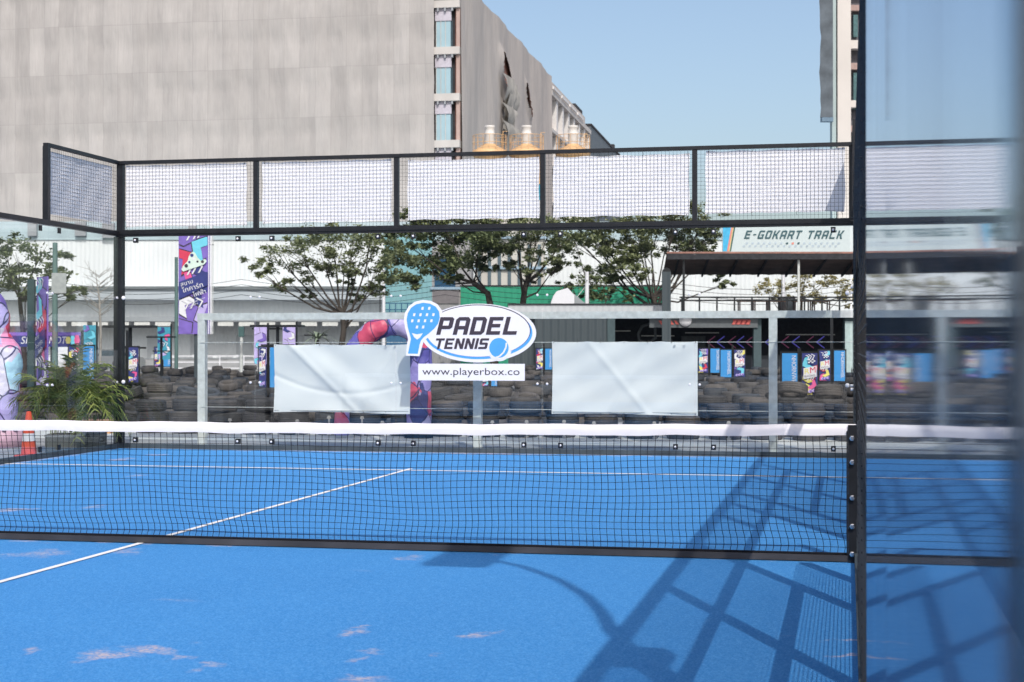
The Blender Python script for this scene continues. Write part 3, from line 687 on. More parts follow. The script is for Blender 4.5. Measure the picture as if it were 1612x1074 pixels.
# ================================================================ building under construction, wrapped in grey netting
D = 119; TH = math.atan((1258-806)/FPX)          # direction of its long side
cor = P(sx(722, D), D)
M_net1 = mat('scaffold_netting', (.36,.345,.335), rough=.95, var=.08, scale=.12, bump=.35, bscale=1.5, spec=.1)
def netting_mat(name, base, wp, hp):
    m = bpy.data.materials.new(name); m.use_nodes = True; n = m.node_tree.nodes; l = m.node_tree.links
    b = n['Principled BSDF']; b.inputs['Roughness'].default_value = .95; b.inputs['Specular IOR Level'].default_value = .1
    tc = n.new('ShaderNodeTexCoord'); mp = n.new('ShaderNodeMapping'); mp.inputs['Rotation'].default_value = (R(90), 0, 0)
    l.new(tc.outputs['Object'], mp.inputs[0])
    br = n.new('ShaderNodeTexBrick'); br.offset = 0.0; br.inputs['Scale'].default_value = 1; br.inputs['Brick Width'].default_value = wp; br.inputs['Row Height'].default_value = hp
    br.inputs['Mortar Size'].default_value = .025; br.inputs['Mortar Smooth'].default_value = .6; br.inputs['Bias'].default_value = 0
    br.inputs['Color1'].default_value = tuple(x*.93 for x in base)+(1,); br.inputs['Color2'].default_value = tuple(x*1.07 for x in base)+(1,); br.inputs['Mortar'].default_value = tuple(x*.86 for x in base)+(1,)
    dn = n.new('ShaderNodeTexNoise'); dn.inputs['Scale'].default_value = .35; dn.inputs['Detail'].default_value = 4; l.new(mp.outputs[0], dn.inputs['Vector'])
    ad = n.new('ShaderNodeMix'); ad.data_type = 'VECTOR'; ad.inputs['Factor'].default_value = .06
    l.new(mp.outputs[0], ad.inputs[4]); l.new(dn.outputs['Color'], ad.inputs[5]); l.new(ad.outputs[1], br.inputs['Vector'])
    no = n.new('ShaderNodeTexNoise'); no.inputs['Scale'].default_value = .9; no.inputs['Detail'].default_value = 8
    m2 = n.new('ShaderNodeMapping'); m2.inputs['Scale'].default_value = (1.6,1.6,.5); l.new(tc.outputs['Object'], m2.inputs[0]); l.new(m2.outputs[0], no.inputs['Vector'])
    mx = n.new('ShaderNodeMix'); mx.data_type = 'RGBA'; mx.blend_type = 'MULTIPLY'; mx.inputs['Factor'].default_value = 1
    cr = n.new('ShaderNodeMapRange'); cr.inputs[1].default_value = .3; cr.inputs[2].default_value = .7; cr.inputs[3].default_value = .93; cr.inputs[4].default_value = 1.06
    l.new(no.outputs[0], cr.inputs[0]); l.new(br.outputs['Color'], mx.inputs['A']); l.new(cr.outputs[0], mx.inputs['B'])
    l.new(mx.outputs['Result'], b.inputs['Base Color'])
    wv = n.new('ShaderNodeTexNoise'); wv.inputs['Scale'].default_value = 1.2; wv.inputs['Detail'].default_value = 6
    m3 = n.new('ShaderNodeMapping'); m3.inputs['Scale'].default_value = (2.5,2.5,.3); l.new(tc.outputs['Object'], m3.inputs[0]); l.new(m3.outputs[0], wv.inputs['Vector'])
    bp = n.new('ShaderNodeBump'); bp.inputs['Strength'].default_value = .35; bp.inputs['Distance'].default_value = .2
    l.new(wv.outputs[0], bp.inputs['Height']); l.new(bp.outputs[0], b.inputs['Normal'])
    return m
M_netA = netting_mat('netting_front', (.375,.36,.35), 1.15, 3.55)
M_netB = netting_mat('netting_side', (.47,.43,.40), 1.6, 60)
M_conc = mat('bare_concrete', (.50,.48,.46), rough=.9, var=.12, scale=.6)
M_brick = mat('brick_infill', (.36,.17,.13), rough=.9, var=.2, scale=1.5)
M_dark = mat('dark_interior', (.035,.035,.04), rough=.9, var=.3)
M_win = mat('blue_window_film', (.30,.44,.50), rough=.3, var=.08, scale=.8)
t = thing('building', (cor.x, cor.y, 0), YAW-TH, 'tall unfinished building wrapped in grey construction netting, left', 'building')
ZR = zy(-36, D)
def depth_y(px):   # metres along the long side for a photo column
    th = math.atan2(px-806, FPX); dv = RT*math.sin(th)+FW*math.cos(th); e = RT*math.sin(TH)+FW*math.cos(TH)
    c = Vector((CAM.x, CAM.y)); a = Vector((cor.x, cor.y)); den = e.x*dv.y - e.y*dv.x; w_ = c-a
    return (w_.x*dv.y - w_.y*dv.x)/den
yA = depth_y(865); yB = depth_y(926)
ww = 38/21.07
BX(t, 'core', M_dark, -60, -.35, .35, yA-.3, 0, ZR-.3)
# front netting with slight billow
mb = MB(); NX, NZ = 120, 60; vs = []
for j in range(NZ+1):
    for i in range(NX+1):
        x = -60 + (60-ww)*i/NX; z = 3 + (ZR-3)*j/NZ; k = (z % 3.55)/3.55
        vs.append((x, -.25 - .10*math.sin(k*math.pi) - .06*math.sin(x*2.7+math.floor(z/3.55)) - .08*random.random(), z))
mb.add(vs, [(j*(NX+1)+i, j*(NX+1)+i+1, (j+1)*(NX+1)+i+1, (j+1)*(NX+1)+i) for j in range(NZ) for i in range(NX)], 0, True)
mb.build('front_netting', M_netA, t)
# side netting with a ragged tear
mb = MB(); NY, NZ = 220, 160; vs = []
ylen = yA
def hole(y, z):
    u = y; px_ = None
    h = 0
    for (hy, hz, ry, rz) in HOLES:
        a = ((y-hy - (z-hz)*-.9)/ry)**2 + ((z-hz)/rz)**2
        if a < 1: return True
    return False
def side_z(px, py):
    y = depth_y(px); p = Vector((cor.x, cor.y, 0)) + (RT*math.sin(TH)+FW*math.cos(TH))*y; dd = (p-CAM).dot(FW); return y, zy(py, dd)
HOLES = []
for px, py, a, b in ((791,113,2.4,1.2),(787,103,1.3,1.0),(794,121,1.4,.9),(827,155,.9,1.3),(828,162,.6,1.2),(789,167,1.0,.4),(793,195,1.2,.4)):
    y, z = side_z(px, py); HOLES.append((y, z, a, b))
for j in range(NZ+1):
    for i in range(NY+1):
        y = ylen*i/NY; z = 3 + (ZR-3)*j/NZ; e = .22 + .10*math.sin(y*.6+math.sin(z*.15)*1.5) + .03*math.sin(y*1.7+z*.3)
        for hy, hz, ry, rz in HOLES:
            a = ((y-hy+(z-hz)*.9)/(ry*1.8))**2 + ((z-hz)/(rz*1.8))**2
            if a < 1: e += .35*(1-a)**2
        vs.append((e, y, z))
fs = []
for j in range(NZ):
    for i in range(NY):
        if hole(ylen*(i+.5)/NY, 3+(ZR-3)*(j+.5)/NZ): continue
        fs.append((j*(NY+1)+i, j*(NY+1)+i+1, (j+1)*(NY+1)+i+1, (j+1)*(NY+1)+i))
mb.add(vs, fs, 0, True); mb.build('side_netting', M_netB, t)
BX(t, 'side_wall', M_brick, -.35, -.02, .4, yA-.3, 0, ZR-.4)
# torn flaps of darker netting under the hole
M_flap = mat('torn_netting', (.34,.32,.29), rough=.95, var=.3, scale=1)
for (px, py, L, a) in ((783,118,3.0,.2),(789,128,4.2,-.2),(793,140,3.2,.3),(783,165,2.4,.7),(790,170,2.0,-.5),(783,192,2.8,.4),(795,200,2.0,-.8)):
    y, z = side_z(px, py); mb = MB(); vs = []
    for k in range(7):
        q = k/6; wd = .9*(1-q)+.12; yy = y + q*L*math.sin(a)*1.6 + .25*math.sin(q*9)
        vs += [(.7+.3*math.sin(q*5), yy-wd*1.4, z-q*L), (.9+.3*math.sin(q*4+1), yy+wd*1.4, z-q*L-.15)]
    mb.add(vs, [(2*k, 2*k+1, 2*k+3, 2*k+2) for k in range(6)], 0, True); mb.build('torn_flap', M_flap, t)
# exposed corner bay
for k, py in enumerate((226, 152.5, 79, 5.5, 299.5)):
    z = zy(py, D); BX(t, 'floor_slab', M_conc, -ww-.1, .12, -.3, 6, z-.3, z+.25)
    BX(t, 'upstand', mat('pale_render', (.46,.44,.50), rough=.8, var=.1), -ww, -.55, -.05, .1, z-3.49+2.25, z-.31)
    BX(t, 'window', M_win, -ww+.06, -.62, .02, .10, z-3.2, z-3.49+2.24)
    BX(t, 'window_side', mat('dark_glass', (.05,.08,.10), rough=.25, var=.2), -.6, -.5, .12, 3.5, z-3.2, z-3.49+2.24)
    for q in range(3): BX(t, 'mullion', M_conc, -ww+.06+q*.36, -ww+.10+q*.36, -.03, .015, z-3.2, z-3.49+2.24)
    for q in range(3): BX(t, 'bracket', M_trim, -ww+.2+q*.55, -ww+.32+q*.55, -.28, -.1, z-.55, z-.302)
BX(t, 'corner_column', mat('column_pink', (.40,.30,.27), rough=.9, var=.2, scale=.5), -.18, .10, -.04, .35, 0, ZR)
# bare frame further along
ZT2 = ZR-.2; ncol = 7; span = (yB-yA)
M_bayw = mat('frame_white', (.62,.61,.60), rough=.8, var=.08)
for k in range(ncol+1):
    y = yA + span*k/ncol
    BX(t, 'column', M_bayw, -1.2, .15, y-.5, y+.5, 0, ZT2-1.7)
for k in range(7):
    z = ZT2-1.69-3.75*k
    BX(t, 'edge_beam', M_conc, -1.0, .3, yA+.1, yB+.5, z, z+(.35 if k else .5))
    BX(t, 'brick_panel', M_brick, -.9, -.6, yA+.1, yA+span*.75, z-3.39, z-2.3)
BX(t, 'back_wall', M_dark, -6, -1.25, yA+.1, yB, 0, ZT2-1.2)
BX(t, 'roof_parapet', mat('roof_side', (.50,.45,.41), rough=.9, var=.15, scale=.3), -6, .1, yA+.05, yB-span*.12, ZT2-1.18, ZT2-.2)
BX(t, 'plant_room', M_dark, -5, -.5, yB-span*.25, yB-span*.05, ZT2-.19, ZT2+.9)
for k in range(4): BX(t, 'cornice', M_bayw, .31, .45, yA+span*.2*k, yA+span*.2*(k+.8), ZT2-1.1, ZT2-.8)

t = thing('building', P(0,0,0) + (cor-P(0,0,0)) + (RT*math.sin(TH)+FW*math.cos(TH))*depth_y(930), YAW-TH, 'dark grey gabled building end beyond the bare concrete frame', 'building')
t.location.z = 0
yl = depth_y(976)-depth_y(930); zz = 28.6
mb = MB(); vs = []
for x in (-8, .0):
    vs += [(x, 0, 0), (x, yl, 0), (x, yl, zz), (x, 0, zz)]
mb.add(vs, [(0,1,2,3),(7,6,5,4),(0,4,5,1),(3,2,6,7),(0,3,7,4),(1,5,6,2)]); mb.build('wall', corrugated('dark_cladding', (.10,.115,.13), 1.2, .6, axis=1), t)
BX(t, 'roof_edge', M_dark, -8.1, .12, -.1, yl+.1, zz+.01, zz+.25)
BX(t, 'roof_vent', M_dark, -1.2, -.2, yl*.82, yl*.86, zz+.26, zz+1.1)

# ---------------------------------------------------------------- tower on the right
D = 110
t = thing('tower', P(0, D), YAW, 'pale concrete tower with a dark netted side, rising right of the sky', 'tower')
ZT = 42
M_beige = mat('tower_beige', (.56,.53,.50), rough=.85, var=.06, scale=.4)
BX(t, 'core', mat('tower_shell', (.10,.10,.115), rough=.9, var=.2), sx(1343, D), sx(1366, D), 1.0, 1.9, 0, ZT)
BX(t, 'column', M_beige, sx(1319, D), sx(1340, D), 0, .9, 0, ZT)
BX(t, 'edge_strip', mat('tower_teal', (.34,.43,.44), rough=.5, var=.1, scale=.5), sx(1311, D), sx(1317.4, D), .15, .9, 0, ZT)
BX(t, 'joint', M_dark, sx(1317.6, D), sx(1318.8, D), .3, .9, 0, ZT)
mb = MB(); NZ = 40; vs = []
for j in range(NZ+1):
    z = zy(185, D)+(ZT-zy(185, D))*j/NZ; b = .04*math.sin(j*.9)+.03*math.sin(j*2.3)
    vs += [(sx(1290.5, D)+b, -.2, z), (sx(1310.8, D), -.2, z), (sx(1310.8, D)-.0, .3, z), (sx(1290.5, D)+b+.12, .3, z)]
fs = [(0,3,2,1)]
for j in range(NZ):
    for k in range(4): fs.append((j*4+k, j*4+(k+1) % 4, (j+1)*4+(k+1) % 4, (j+1)*4+k))
mb.add(vs, fs); mb.build('hanging_net', mat('tower_net', (.10,.12,.14), rough=.9, var=.3, scale=1.2, bump=.4, bscale=3), t)
BX(t, 'net_bottom_frame', mat('frame_bluegrey', (.13,.20,.27), rough=.7), sx(1290.5, D)+.1, sx(1311, D), -.28, .25, zy(185, D)-.3, zy(185, D)-.02)
for (py0, py1) in ((62,75),(-32,-18),(250,262),(157,168)):
    BX(t, 'beam', M_beige, sx(1340.2, D), sx(1366.5, D), .2, 1.6, zy(py1, D), zy(py0, D))
for (py0, py1) in ((97,107),(5,14),(196,206)):
    BX(t, 'sill', mat('tower_brick', (.33,.24,.22), rough=.9), sx(1340.2, D), sx(1366, D), .45, 1.6, zy(py1, D), zy(py0, D))
for (py0, py1) in ((112,170),(20,55),(210,245)):
    BX(t, 'window', mat('tower_window', (.05,.12,.13), rough=.2, var=.3), sx(1347, D), sx(1354, D), .6, .95, zy(py1, D), zy(py0, D))

# ---------------------------------------------------------------- silos in front of the wrapped building
D = 108
M_or = mat('silo_orange', (.60,.38,.19), rough=.5, var=.15, scale=1.2); M_silob = mat('silo_blue', (.05,.30,.42), rough=.5, var=.1); M_silow = mat('silo_white', (.62,.60,.57), rough=.6, var=.1, scale=2)
t0 = None
for i, (px, lab) in enumerate(((771,'orange silo with a white stack, leftmost of the three'),(829,'orange silo with a white stack, middle one with a blue band'),(902,'orange silo with a white stack, rightmost, before bare columns'))):
    if t0 is None:
        t0 = t = thing('silo', P(0, D), YAW, lab, 'silo', 'orange silos beyond the trees')
        r = 1.06
        mb = MB(); mb.lathe([(r*.96, 0), (r*.96, zy(316, D))], seg=24); mb.build('base', M_silow, t)
        mb = MB(); mb.lathe([(r*.98, zy(316, D)), (r*.98, zy(291, D))], seg=24); mb.build('band', M_silob, t)
        mb = MB(); mb.lathe([(r, zy(291, D)), (r, zy(247, D)), (r*1.12, zy(246, D)), (r*1.12, zy(238, D)), (r, zy(237, D)), (.8, zy(233, D)), (.42, zy(229, D)), (.40, zy(227, D))], seg=24); mb.build('tank', M_or, t)
        mb = MB(); mb.lathe([(.33, zy(229, D)), (.33, zy(212, D)), (.36, zy(211, D)), (.33, zy(210, D)), (.31, zy(202, D)), (.34, zy(201, D)), (.34, zy(198, D)), (0, zy(197.5, D))], seg=18); mb.build('stack', M_silow, t)
        mb = MB()
        for k in range(16):
            a = 2*math.pi*k/16; mb.tube([(1.15*math.cos(a), 1.15*math.sin(a), zy(238, D)), (1.15*math.cos(a), 1.15*math.sin(a), zy(214, D))], .015, 5)
        for pz in (226, 214): mb.tube([(1.15*math.cos(2*math.pi*k/24), 1.15*math.sin(2*math.pi*k/24), zy(pz, D)) for k in range(25)], .02, 5)
        mb.tube([(.9,-.4,zy(236,D)),(.9,-.4,zy(208,D)),(1.2,-.4,zy(208,D))], .03, 5)
        mb.build('handrail', M_or, t)
    else:
        t = copy_tree(t0); t['label'] = lab; t.rotation_euler.z = YAW + .5*i
    p = P(sx(px, D), D); t.location = p

# ---------------------------------------------------------------- container yard between the trees
D = 92
t = thing('container', P(sx(605, D), D), YAW, 'pale teal stacked site container left of the green hoarding', 'container')
W = sx(680, D)-sx(605, D)
BX(t, 'body', corrugated('teal_cladding', (.22,.42,.46), .3, .7), 0, W, 0, 5, 2.8, zy(372, D))
BX(t, 'lower_body', corrugated('blue_cladding', (.05,.14,.26), .3, .7), .1, W-.1, .2, 5, 0, 2.79)
mb = MB(); 
for z in (zy(478, D), zy(488, D), zy(500,D)): mb.box(-.1, W, -.55, -.5, z-.03, z+.03)
for k in range(9): mb.box(W*k/8-.03, W*k/8+.03, -.55, -.49, 2.8, zy(478, D))
mb.build('balcony_rail', mat('rail_blue', (.03,.12,.22), rough=.5), t)
t = thing('container', P(sx(680, D), D), YAW, 'grey two-storey site office with a dark blue window behind the trees', 'container')
W = sx(742, D)-sx(680, D)
BX(t, 'body', corrugated('grey_cladding', (.34,.33,.34), .3, .7), 0, W, 0, 5, 0, zy(380, D))
BX(t, 'window', mat('navy_window', (.03,.09,.17), rough=.25), .15, 1.35, -.04, .0, zy(452, D), zy(405, D))
BX(t, 'sill', mat('rail_pale', (.3,.4,.5), rough=.5), -.1, W+.6, -.12, -.045, zy(456, D), zy(452, D))
BX(t, 'brick_panel', mat('panel_red', (.40,.19,.15), rough=.8, var=.1), W*.72, W*.98, -.05, -.0, zy(478, D), zy(458, D))
BX(t, 'grey_panel', mat('panel_grey', (.20,.18,.19), rough=.8, var=.1), .05, W*.68, -.06, -.0, zy(478, D), zy(457, D))
t = thing('hoarding', P(sx(725, D-2), D-2), YAW, 'bright green sheet hoarding behind the tree trunks', 'hoarding')
W = sx(1052, D-2)-sx(725, D-2)
BX(t, 'sheeting', corrugated('green_sheet', (.035,.33,.20), .35, .6), 0, W, 0, .15, 0, zy(451, D-2))
BX(t, 'top_rail', M_dark, -.05, W+.05, -.05, .2, zy(451, D-2)+.01, zy(449, D-2))
t = thing('barrel_tank', P(sx(748, D+4), D+4), YAW, 'ribbed white tower block with vertical strips behind the middle tree', 'tower')
W = sx(845, D+4)-sx(735, D+4)
mb = MB(); mb.box(0, W, 0, 4, 0, zy(330, D+4)); mb.build('wall', M_beige, t)
for k in range(7): BX(t, 'strip_window', mat('strip_dark', (.10,.14,.17), rough=.4), W*(k+.25)/7, W*(k+.6)/7, -.05, -.0, zy(449, D+4), zy(385, D+4))
for k in (0,1): BX(t, 'floor_band', mat('rail_pale', (.3,.4,.5)), -.1, W+.1, -.2, -.055, zy(422-48*k, D+4)-.08, zy(422-48*k, D+4)+.08)
t['category'] = 'tower'; t.name = 'tower_block'
# small white hut on the parapet
D = 76
t = thing('roof_hut', P(sx(870, D), D, zy(479, D)), YAW, 'small white gabled hut standing on the pale container roof', 'hut')
mb = MB(); k = sx(906, D)-sx(862, D); mb.slab([(-.1,0),(k-.3,0),(k-.3,.45),(k-.62,.78),(.2,.62),(.05,.42)], 0, 2); mb.build('body', M_white, t)
mb = MB(); mb.slab([(k-.29,0),(k+.3,0),(k-.29,.5)], .3, 1.8); mb.build('ramp_side', M_trim, t)

# ---------------------------------------------------------------- kart bar: containers with roof terrace
D = 75
t = thing('bar_building', P(0, D), YAW, 'dark open-fronted kart bar under a pale parapet and roof terrace', 'building')
X = lambda px: sx(px, D); Z = lambda py: zy(py, D)
M_corr_d = corrugated('dark_corrugated', (.06,.075,.085), .35, .9)
BX(t, 'front_wall', M_corr_d, X(842), X(962), 0, .3, 0, Z(497))
BX(t, 'parapet', corrugated('parapet_white', (.52,.53,.56), .3, .5), X(800), X(1046), -.05, 8, Z(496), Z(480))
BX(t, 'parapet_cap', M_dark, X(799), X(1046), -.12, 8.05, Z(480)+.01, Z(478))
BX(t, 'side_wall', M_corr_d, X(800), X(842), .3, .6, 0, Z(497))
BX(t, 'back_wall', M_dark, X(962), X(1700), 6, 6.2, 0, Z(497))
BX(t, 'terrace_slab', mat('terrace_dark', (.05,.05,.055), rough=.8), X(1010), X(1700), -.6, 8, Z(496), Z(491.5))
BX(t, 'counter', mat('counter', (.03,.035,.045), rough=.6), X(1140), X(1330), 1.5, 2.4, 0, Z(560))
BX(t, 'fascia', mat('fascia_grey', (.12,.13,.14), rough=.7), X(1022), X(1192), -.2, .0, Z(516), Z(497))
for px in (962, 1192, 1335): BX(t, 'pillar', mat('pillar_teal', (.06,.09,.10), rough=.7), X(px)-.18, X(px)+.18, -.1, .3, 0, Z(497)-.01)
mb = MB()
for k, px in enumerate((1036, 1052, 1060)): mb.slab([(X(px), Z(505)), (X(px)+.12, Z(505)), (X(px+4)+.12, Z(511)), (X(px+4), Z(511))], -.24, -.21)
for k in range(4): mb.slab([(X(1151+7.5*k+3), Z(505)), (X(1151+7.5*k+3)+.13, Z(505)), (X(1151+7.5*k)+.13, Z(511)), (X(1151+7.5*k), Z(511))], -.24, -.21)
mb.build('red_stripes', mat('sign_red', (.65,.13,.11), rough=.5), t)
BX(t, 'red_block', mat('sign_deep_red', (.30,.04,.05), rough=.6), X(1153), X(1180), -.209, -.2005, Z(511), Z(503))
mb = MB(); mb.lathe([(0,0),(.29,0),(.29,.05),(0,.05)], (X(1078), -.28, Z(504.5)), 24, axis='y'); mb.build('round_sign', M_white, t)
# glowing chevrons inside
def neon(px, py, w_, h_, m, side=0):
    mb = MB(); a = Vector((X(px+w_), 5.7, Z(py-h_))); b = Vector((X(px), 5.7, Z(py))); c = Vector((X(px+w_), 5.7, Z(py+h_)))
    mb.bar(a, b, .045); mb.bar(b, c, .045); mb.build('light_chevron', m, t)
N1 = mat('neon_blue', (.16,.14,.75), rough=.5, emit=.35); N2 = mat('neon_pink', (.55,.14,.32), rough=.5, emit=.12)
for k, px in enumerate((1137,1153,1172,1186,1202,1235,1262,1280,1304,1322)): neon(px, 538, 13, 10, N1 if k % 2 else N2)
# hanging shelves, pipes and silhouettes inside the bar
for a, b, py in ((1090,1145,523),(975,1000,520),(1018,1072,528),(1255,1335,526)): BX(t, 'shelf', M_steel, X(a), X(b), 3.0, 3.2, Z(py+.8), Z(py-.8))
BX(t, 'back_panel', mat('back_panel', (.10,.11,.12), rough=.8, var=.2), X(1090), X(1130), 4.8, 5, Z(590), Z(528))
BX(t, 'side_panel', mat('translucent_panel', (.40,.50,.50), rough=.5, var=.1), X(1329), X(1372), -.2, -.05, 0, Z(506))
mb = MB(); mb.tube([(X(1010),2,Z(525)),(X(1016),2,Z(513)),(X(1028),2,Z(509)),(X(1037),2,Z(515)),(X(1038),2,Z(532)),(X(1026),2,Z(540)),(X(1012),2,Z(536)),(X(1010),2,Z(525))], .07, 8); mb.build('hanging_ring', mat('ring_grey', (.08,.09,.10), rough=.6), t)
# terrace railing
mb = MB(); y = -.45
for z in (Z(468.5), Z(473.5)): mb.box(X(1068), X(1690), y, y+.06, z-.035, z+.035)
mb.build('railing', M_black, t)
x = X(1072); k = 0
while x < X(1690):
    BX(t, 'railing_post', M_black, x-.035, x+.035, y-.01, y+.065, Z(491.4), Z(468)); x += .82; k += 1
# tables and stools on the terrace
# terrace roof
t = thing('terrace_roof', P(0, D, 0), YAW, 'rusty corrugated canopy roof on steel posts over the terrace', 'roof')
mb = MB(); z0, z1 = Z(401), Z(427); NX = 130; vs = []; x0_, x1_ = X(1045), X(1690)
for i in range(NX+1):
    x = x0_+(x1_-x0_)*i/NX; b = .04*math.sin(i*1.2)
    vs += [(x, -1.4, z0+b*.3), (x+.3, 3.6, z1+.06+b*.3), (x+.3, 3.6, z1+b*.3), (x, -1.4, z0-.07+b*.3)]
mb.add(vs, [f for i in range(NX) for f in ((i*4, i*4+4, i*4+5, i*4+1), (i*4+1, i*4+5, i*4+6, i*4+2), (i*4+2, i*4+6, i*4+7, i*4+3), (i*4+3, i*4+7, i*4+4, i*4))]); mb.build('sheeting', mat('rust_sheet', (.16,.11,.09), rough=.7, var=.3, scale=1.5), t)
BX(t, 'front_beam', M_dark, x0_+.02, x1_, -1.46, -1.41, z0-.30, z0-.04)
mb = MB(); mb.box(x0_, x1_, -1.47, -1.405, z0-.03, z0+.05); mb.build('roof_edge', mat('edge_rust', (.30,.15,.12), rough=.7, var=.3, scale=2), t)
x = x0_+.6
for k in range(14): 
    mb = MB(); mb.bar((x, -1.38, z0-.12), (x+.25, 3.6, z1-.06), .07, .12); mb.build('rafter', M_dark, t); x += (x1_-x0_)/14
for px, dy in ((1060,3.2),(1072,-1.2),(1250,-1.2),(1560,-1.2),(1400,3.0)): BX(t, 'post', M_steel if px in (1250,) else M_black, X(px)-.05, X(px)+.05, dy-.05, dy+.05, Z(491.4), (z0-.31 if dy < 0 else z1-.05))
t = thing('lamp_post', P(sx(1049, 73.5), 73.5), YAW, 'thick dark post standing at the left end of the terrace', 'post')
mb = MB(); mb.box(-.2, .2, -.1, .1, 0, zy(428, 73.5)); mb.build('shaft', M_corr_d, t); mb = MB(); mb.slab([(-.2,0),(.2,0),(.16,.12),(.0,.2),(-.16,.1)], -.1, .1, lambda a, b: (a, b+zy(428,73.5)+.002)); mb.build('cap', M_black, t)
# terrace furniture
M_wood = mat('stool_wood', (.36,.20,.13), rough=.6, var=.15)
for i, px in enumerate((1175,1196,1222,1262,1292)):
    t = thing('bar_table', P(sx(px, D+1.2), D+1.2, Z(491.3)), YAW, 'brown-topped table on the roof terrace, %s from the left' % ords[i], 'table', 'tables on the roof terrace')
    BX(t, 'table_top', M_wood, -.42, .42, -.35, .35, .52, .58)
    for a in (-.38, .34):
        for b in (-.3, .26): BX(t, 'leg', mat('leg_brown', (.14,.11,.11), rough=.7), a, a+.06, b, b+.05, 0, .518)
t = thing('cabinet', P(sx(1240, D+2.4), D+2.4, Z(491.3)), YAW, 'tall grey-brown cabinet on the terrace beside the white roof post', 'cabinet')
BX(t, 'body', mat('cab_brown', (.20,.17,.17), rough=.8, var=.2), -.38, .38, 0, .6, 0, .78); BX(t, 'door', M_trim, -.3, .3, -.03, -.001, .08, .70)
# terrace sign
D = 76
t = thing('sign', P(0, D, 0), YAW, 'long white e-gokart track sign above the terrace roof', 'sign')
a, b = sx(1137.5, D), sx(1352, D); zt, zb = zy(356, D), zy(397.5, D)
mb = MB(); mb.box(a, b, 0, .12, zb, zt); mb.build('sign_board', mat('sign_board_pale', (.56,.63,.65), rough=.5, var=.03), t)
mb = MB(); zx = lambda px: sx(1100+px/6.2, D); zz = lambda py: zy(340+py/6.2, D)
mb.poly([[(zx(236),zz(345)),(zx(236),zz(105)),(zx(318),zz(105)),(zx(275),zz(345))]], -.012, mi=0)
mb.poly([[(zx(275),zz(345)),(zx(318),zz(105)),(zx(334),zz(105)),(zx(292),zz(345))]], -.012, mi=1)
mb.poly([[(zx(292),zz(345)),(zx(334),zz(105)),(zx(344),zz(105)),(zx(302),zz(345))]], -.012, mi=2)
mb.poly([[(zx(302),zz(345)),(zx(344),zz(105)),(zx(358),zz(105)),(zx(316),zz(345))]], -.012, mi=3)
put_word(mb, 'E-GOKART TRACK', zx(440), zz(224), zx(1425)-zx(440), zz(142)-zz(224), -.02, 4, .35, .22)
for r_ in range(2):
    for k in range(17):
        x = 470+56*k - 28*r_; y = 268+27*r_; m = 5
        if r_ == 0 and k in (7, 9): m = 4
        if r_ == 0 and k == 8: m = 1
        mb.poly([[(zx(x-14),zz(y+10)),(zx(x-8),zz(y-10)),(zx(x+14),zz(y-10)),(zx(x+8),zz(y+10))]], -.012, mi=m)
mb.build('printed_artwork', [mat('sign_sky', (.06,.42,.70), rough=.5), mat('sign_salmon', (.70,.25,.20), rough=.5), mat('sign_cream', (.60,.50,.25), rough=.5), mat('sign_green_dark', (.03,.10,.10), rough=.5), mat('sign_letter', (.04,.10,.12), rough=.5), mat('sign_faint', (.42,.50,.58), rough=.5)], t)
for x in (a+.6, (a+b)/2, b-.6): BX(t, 'bracket', M_steel, x-.04, x+.04, .13, .2, zy(405, D), zt-.1)

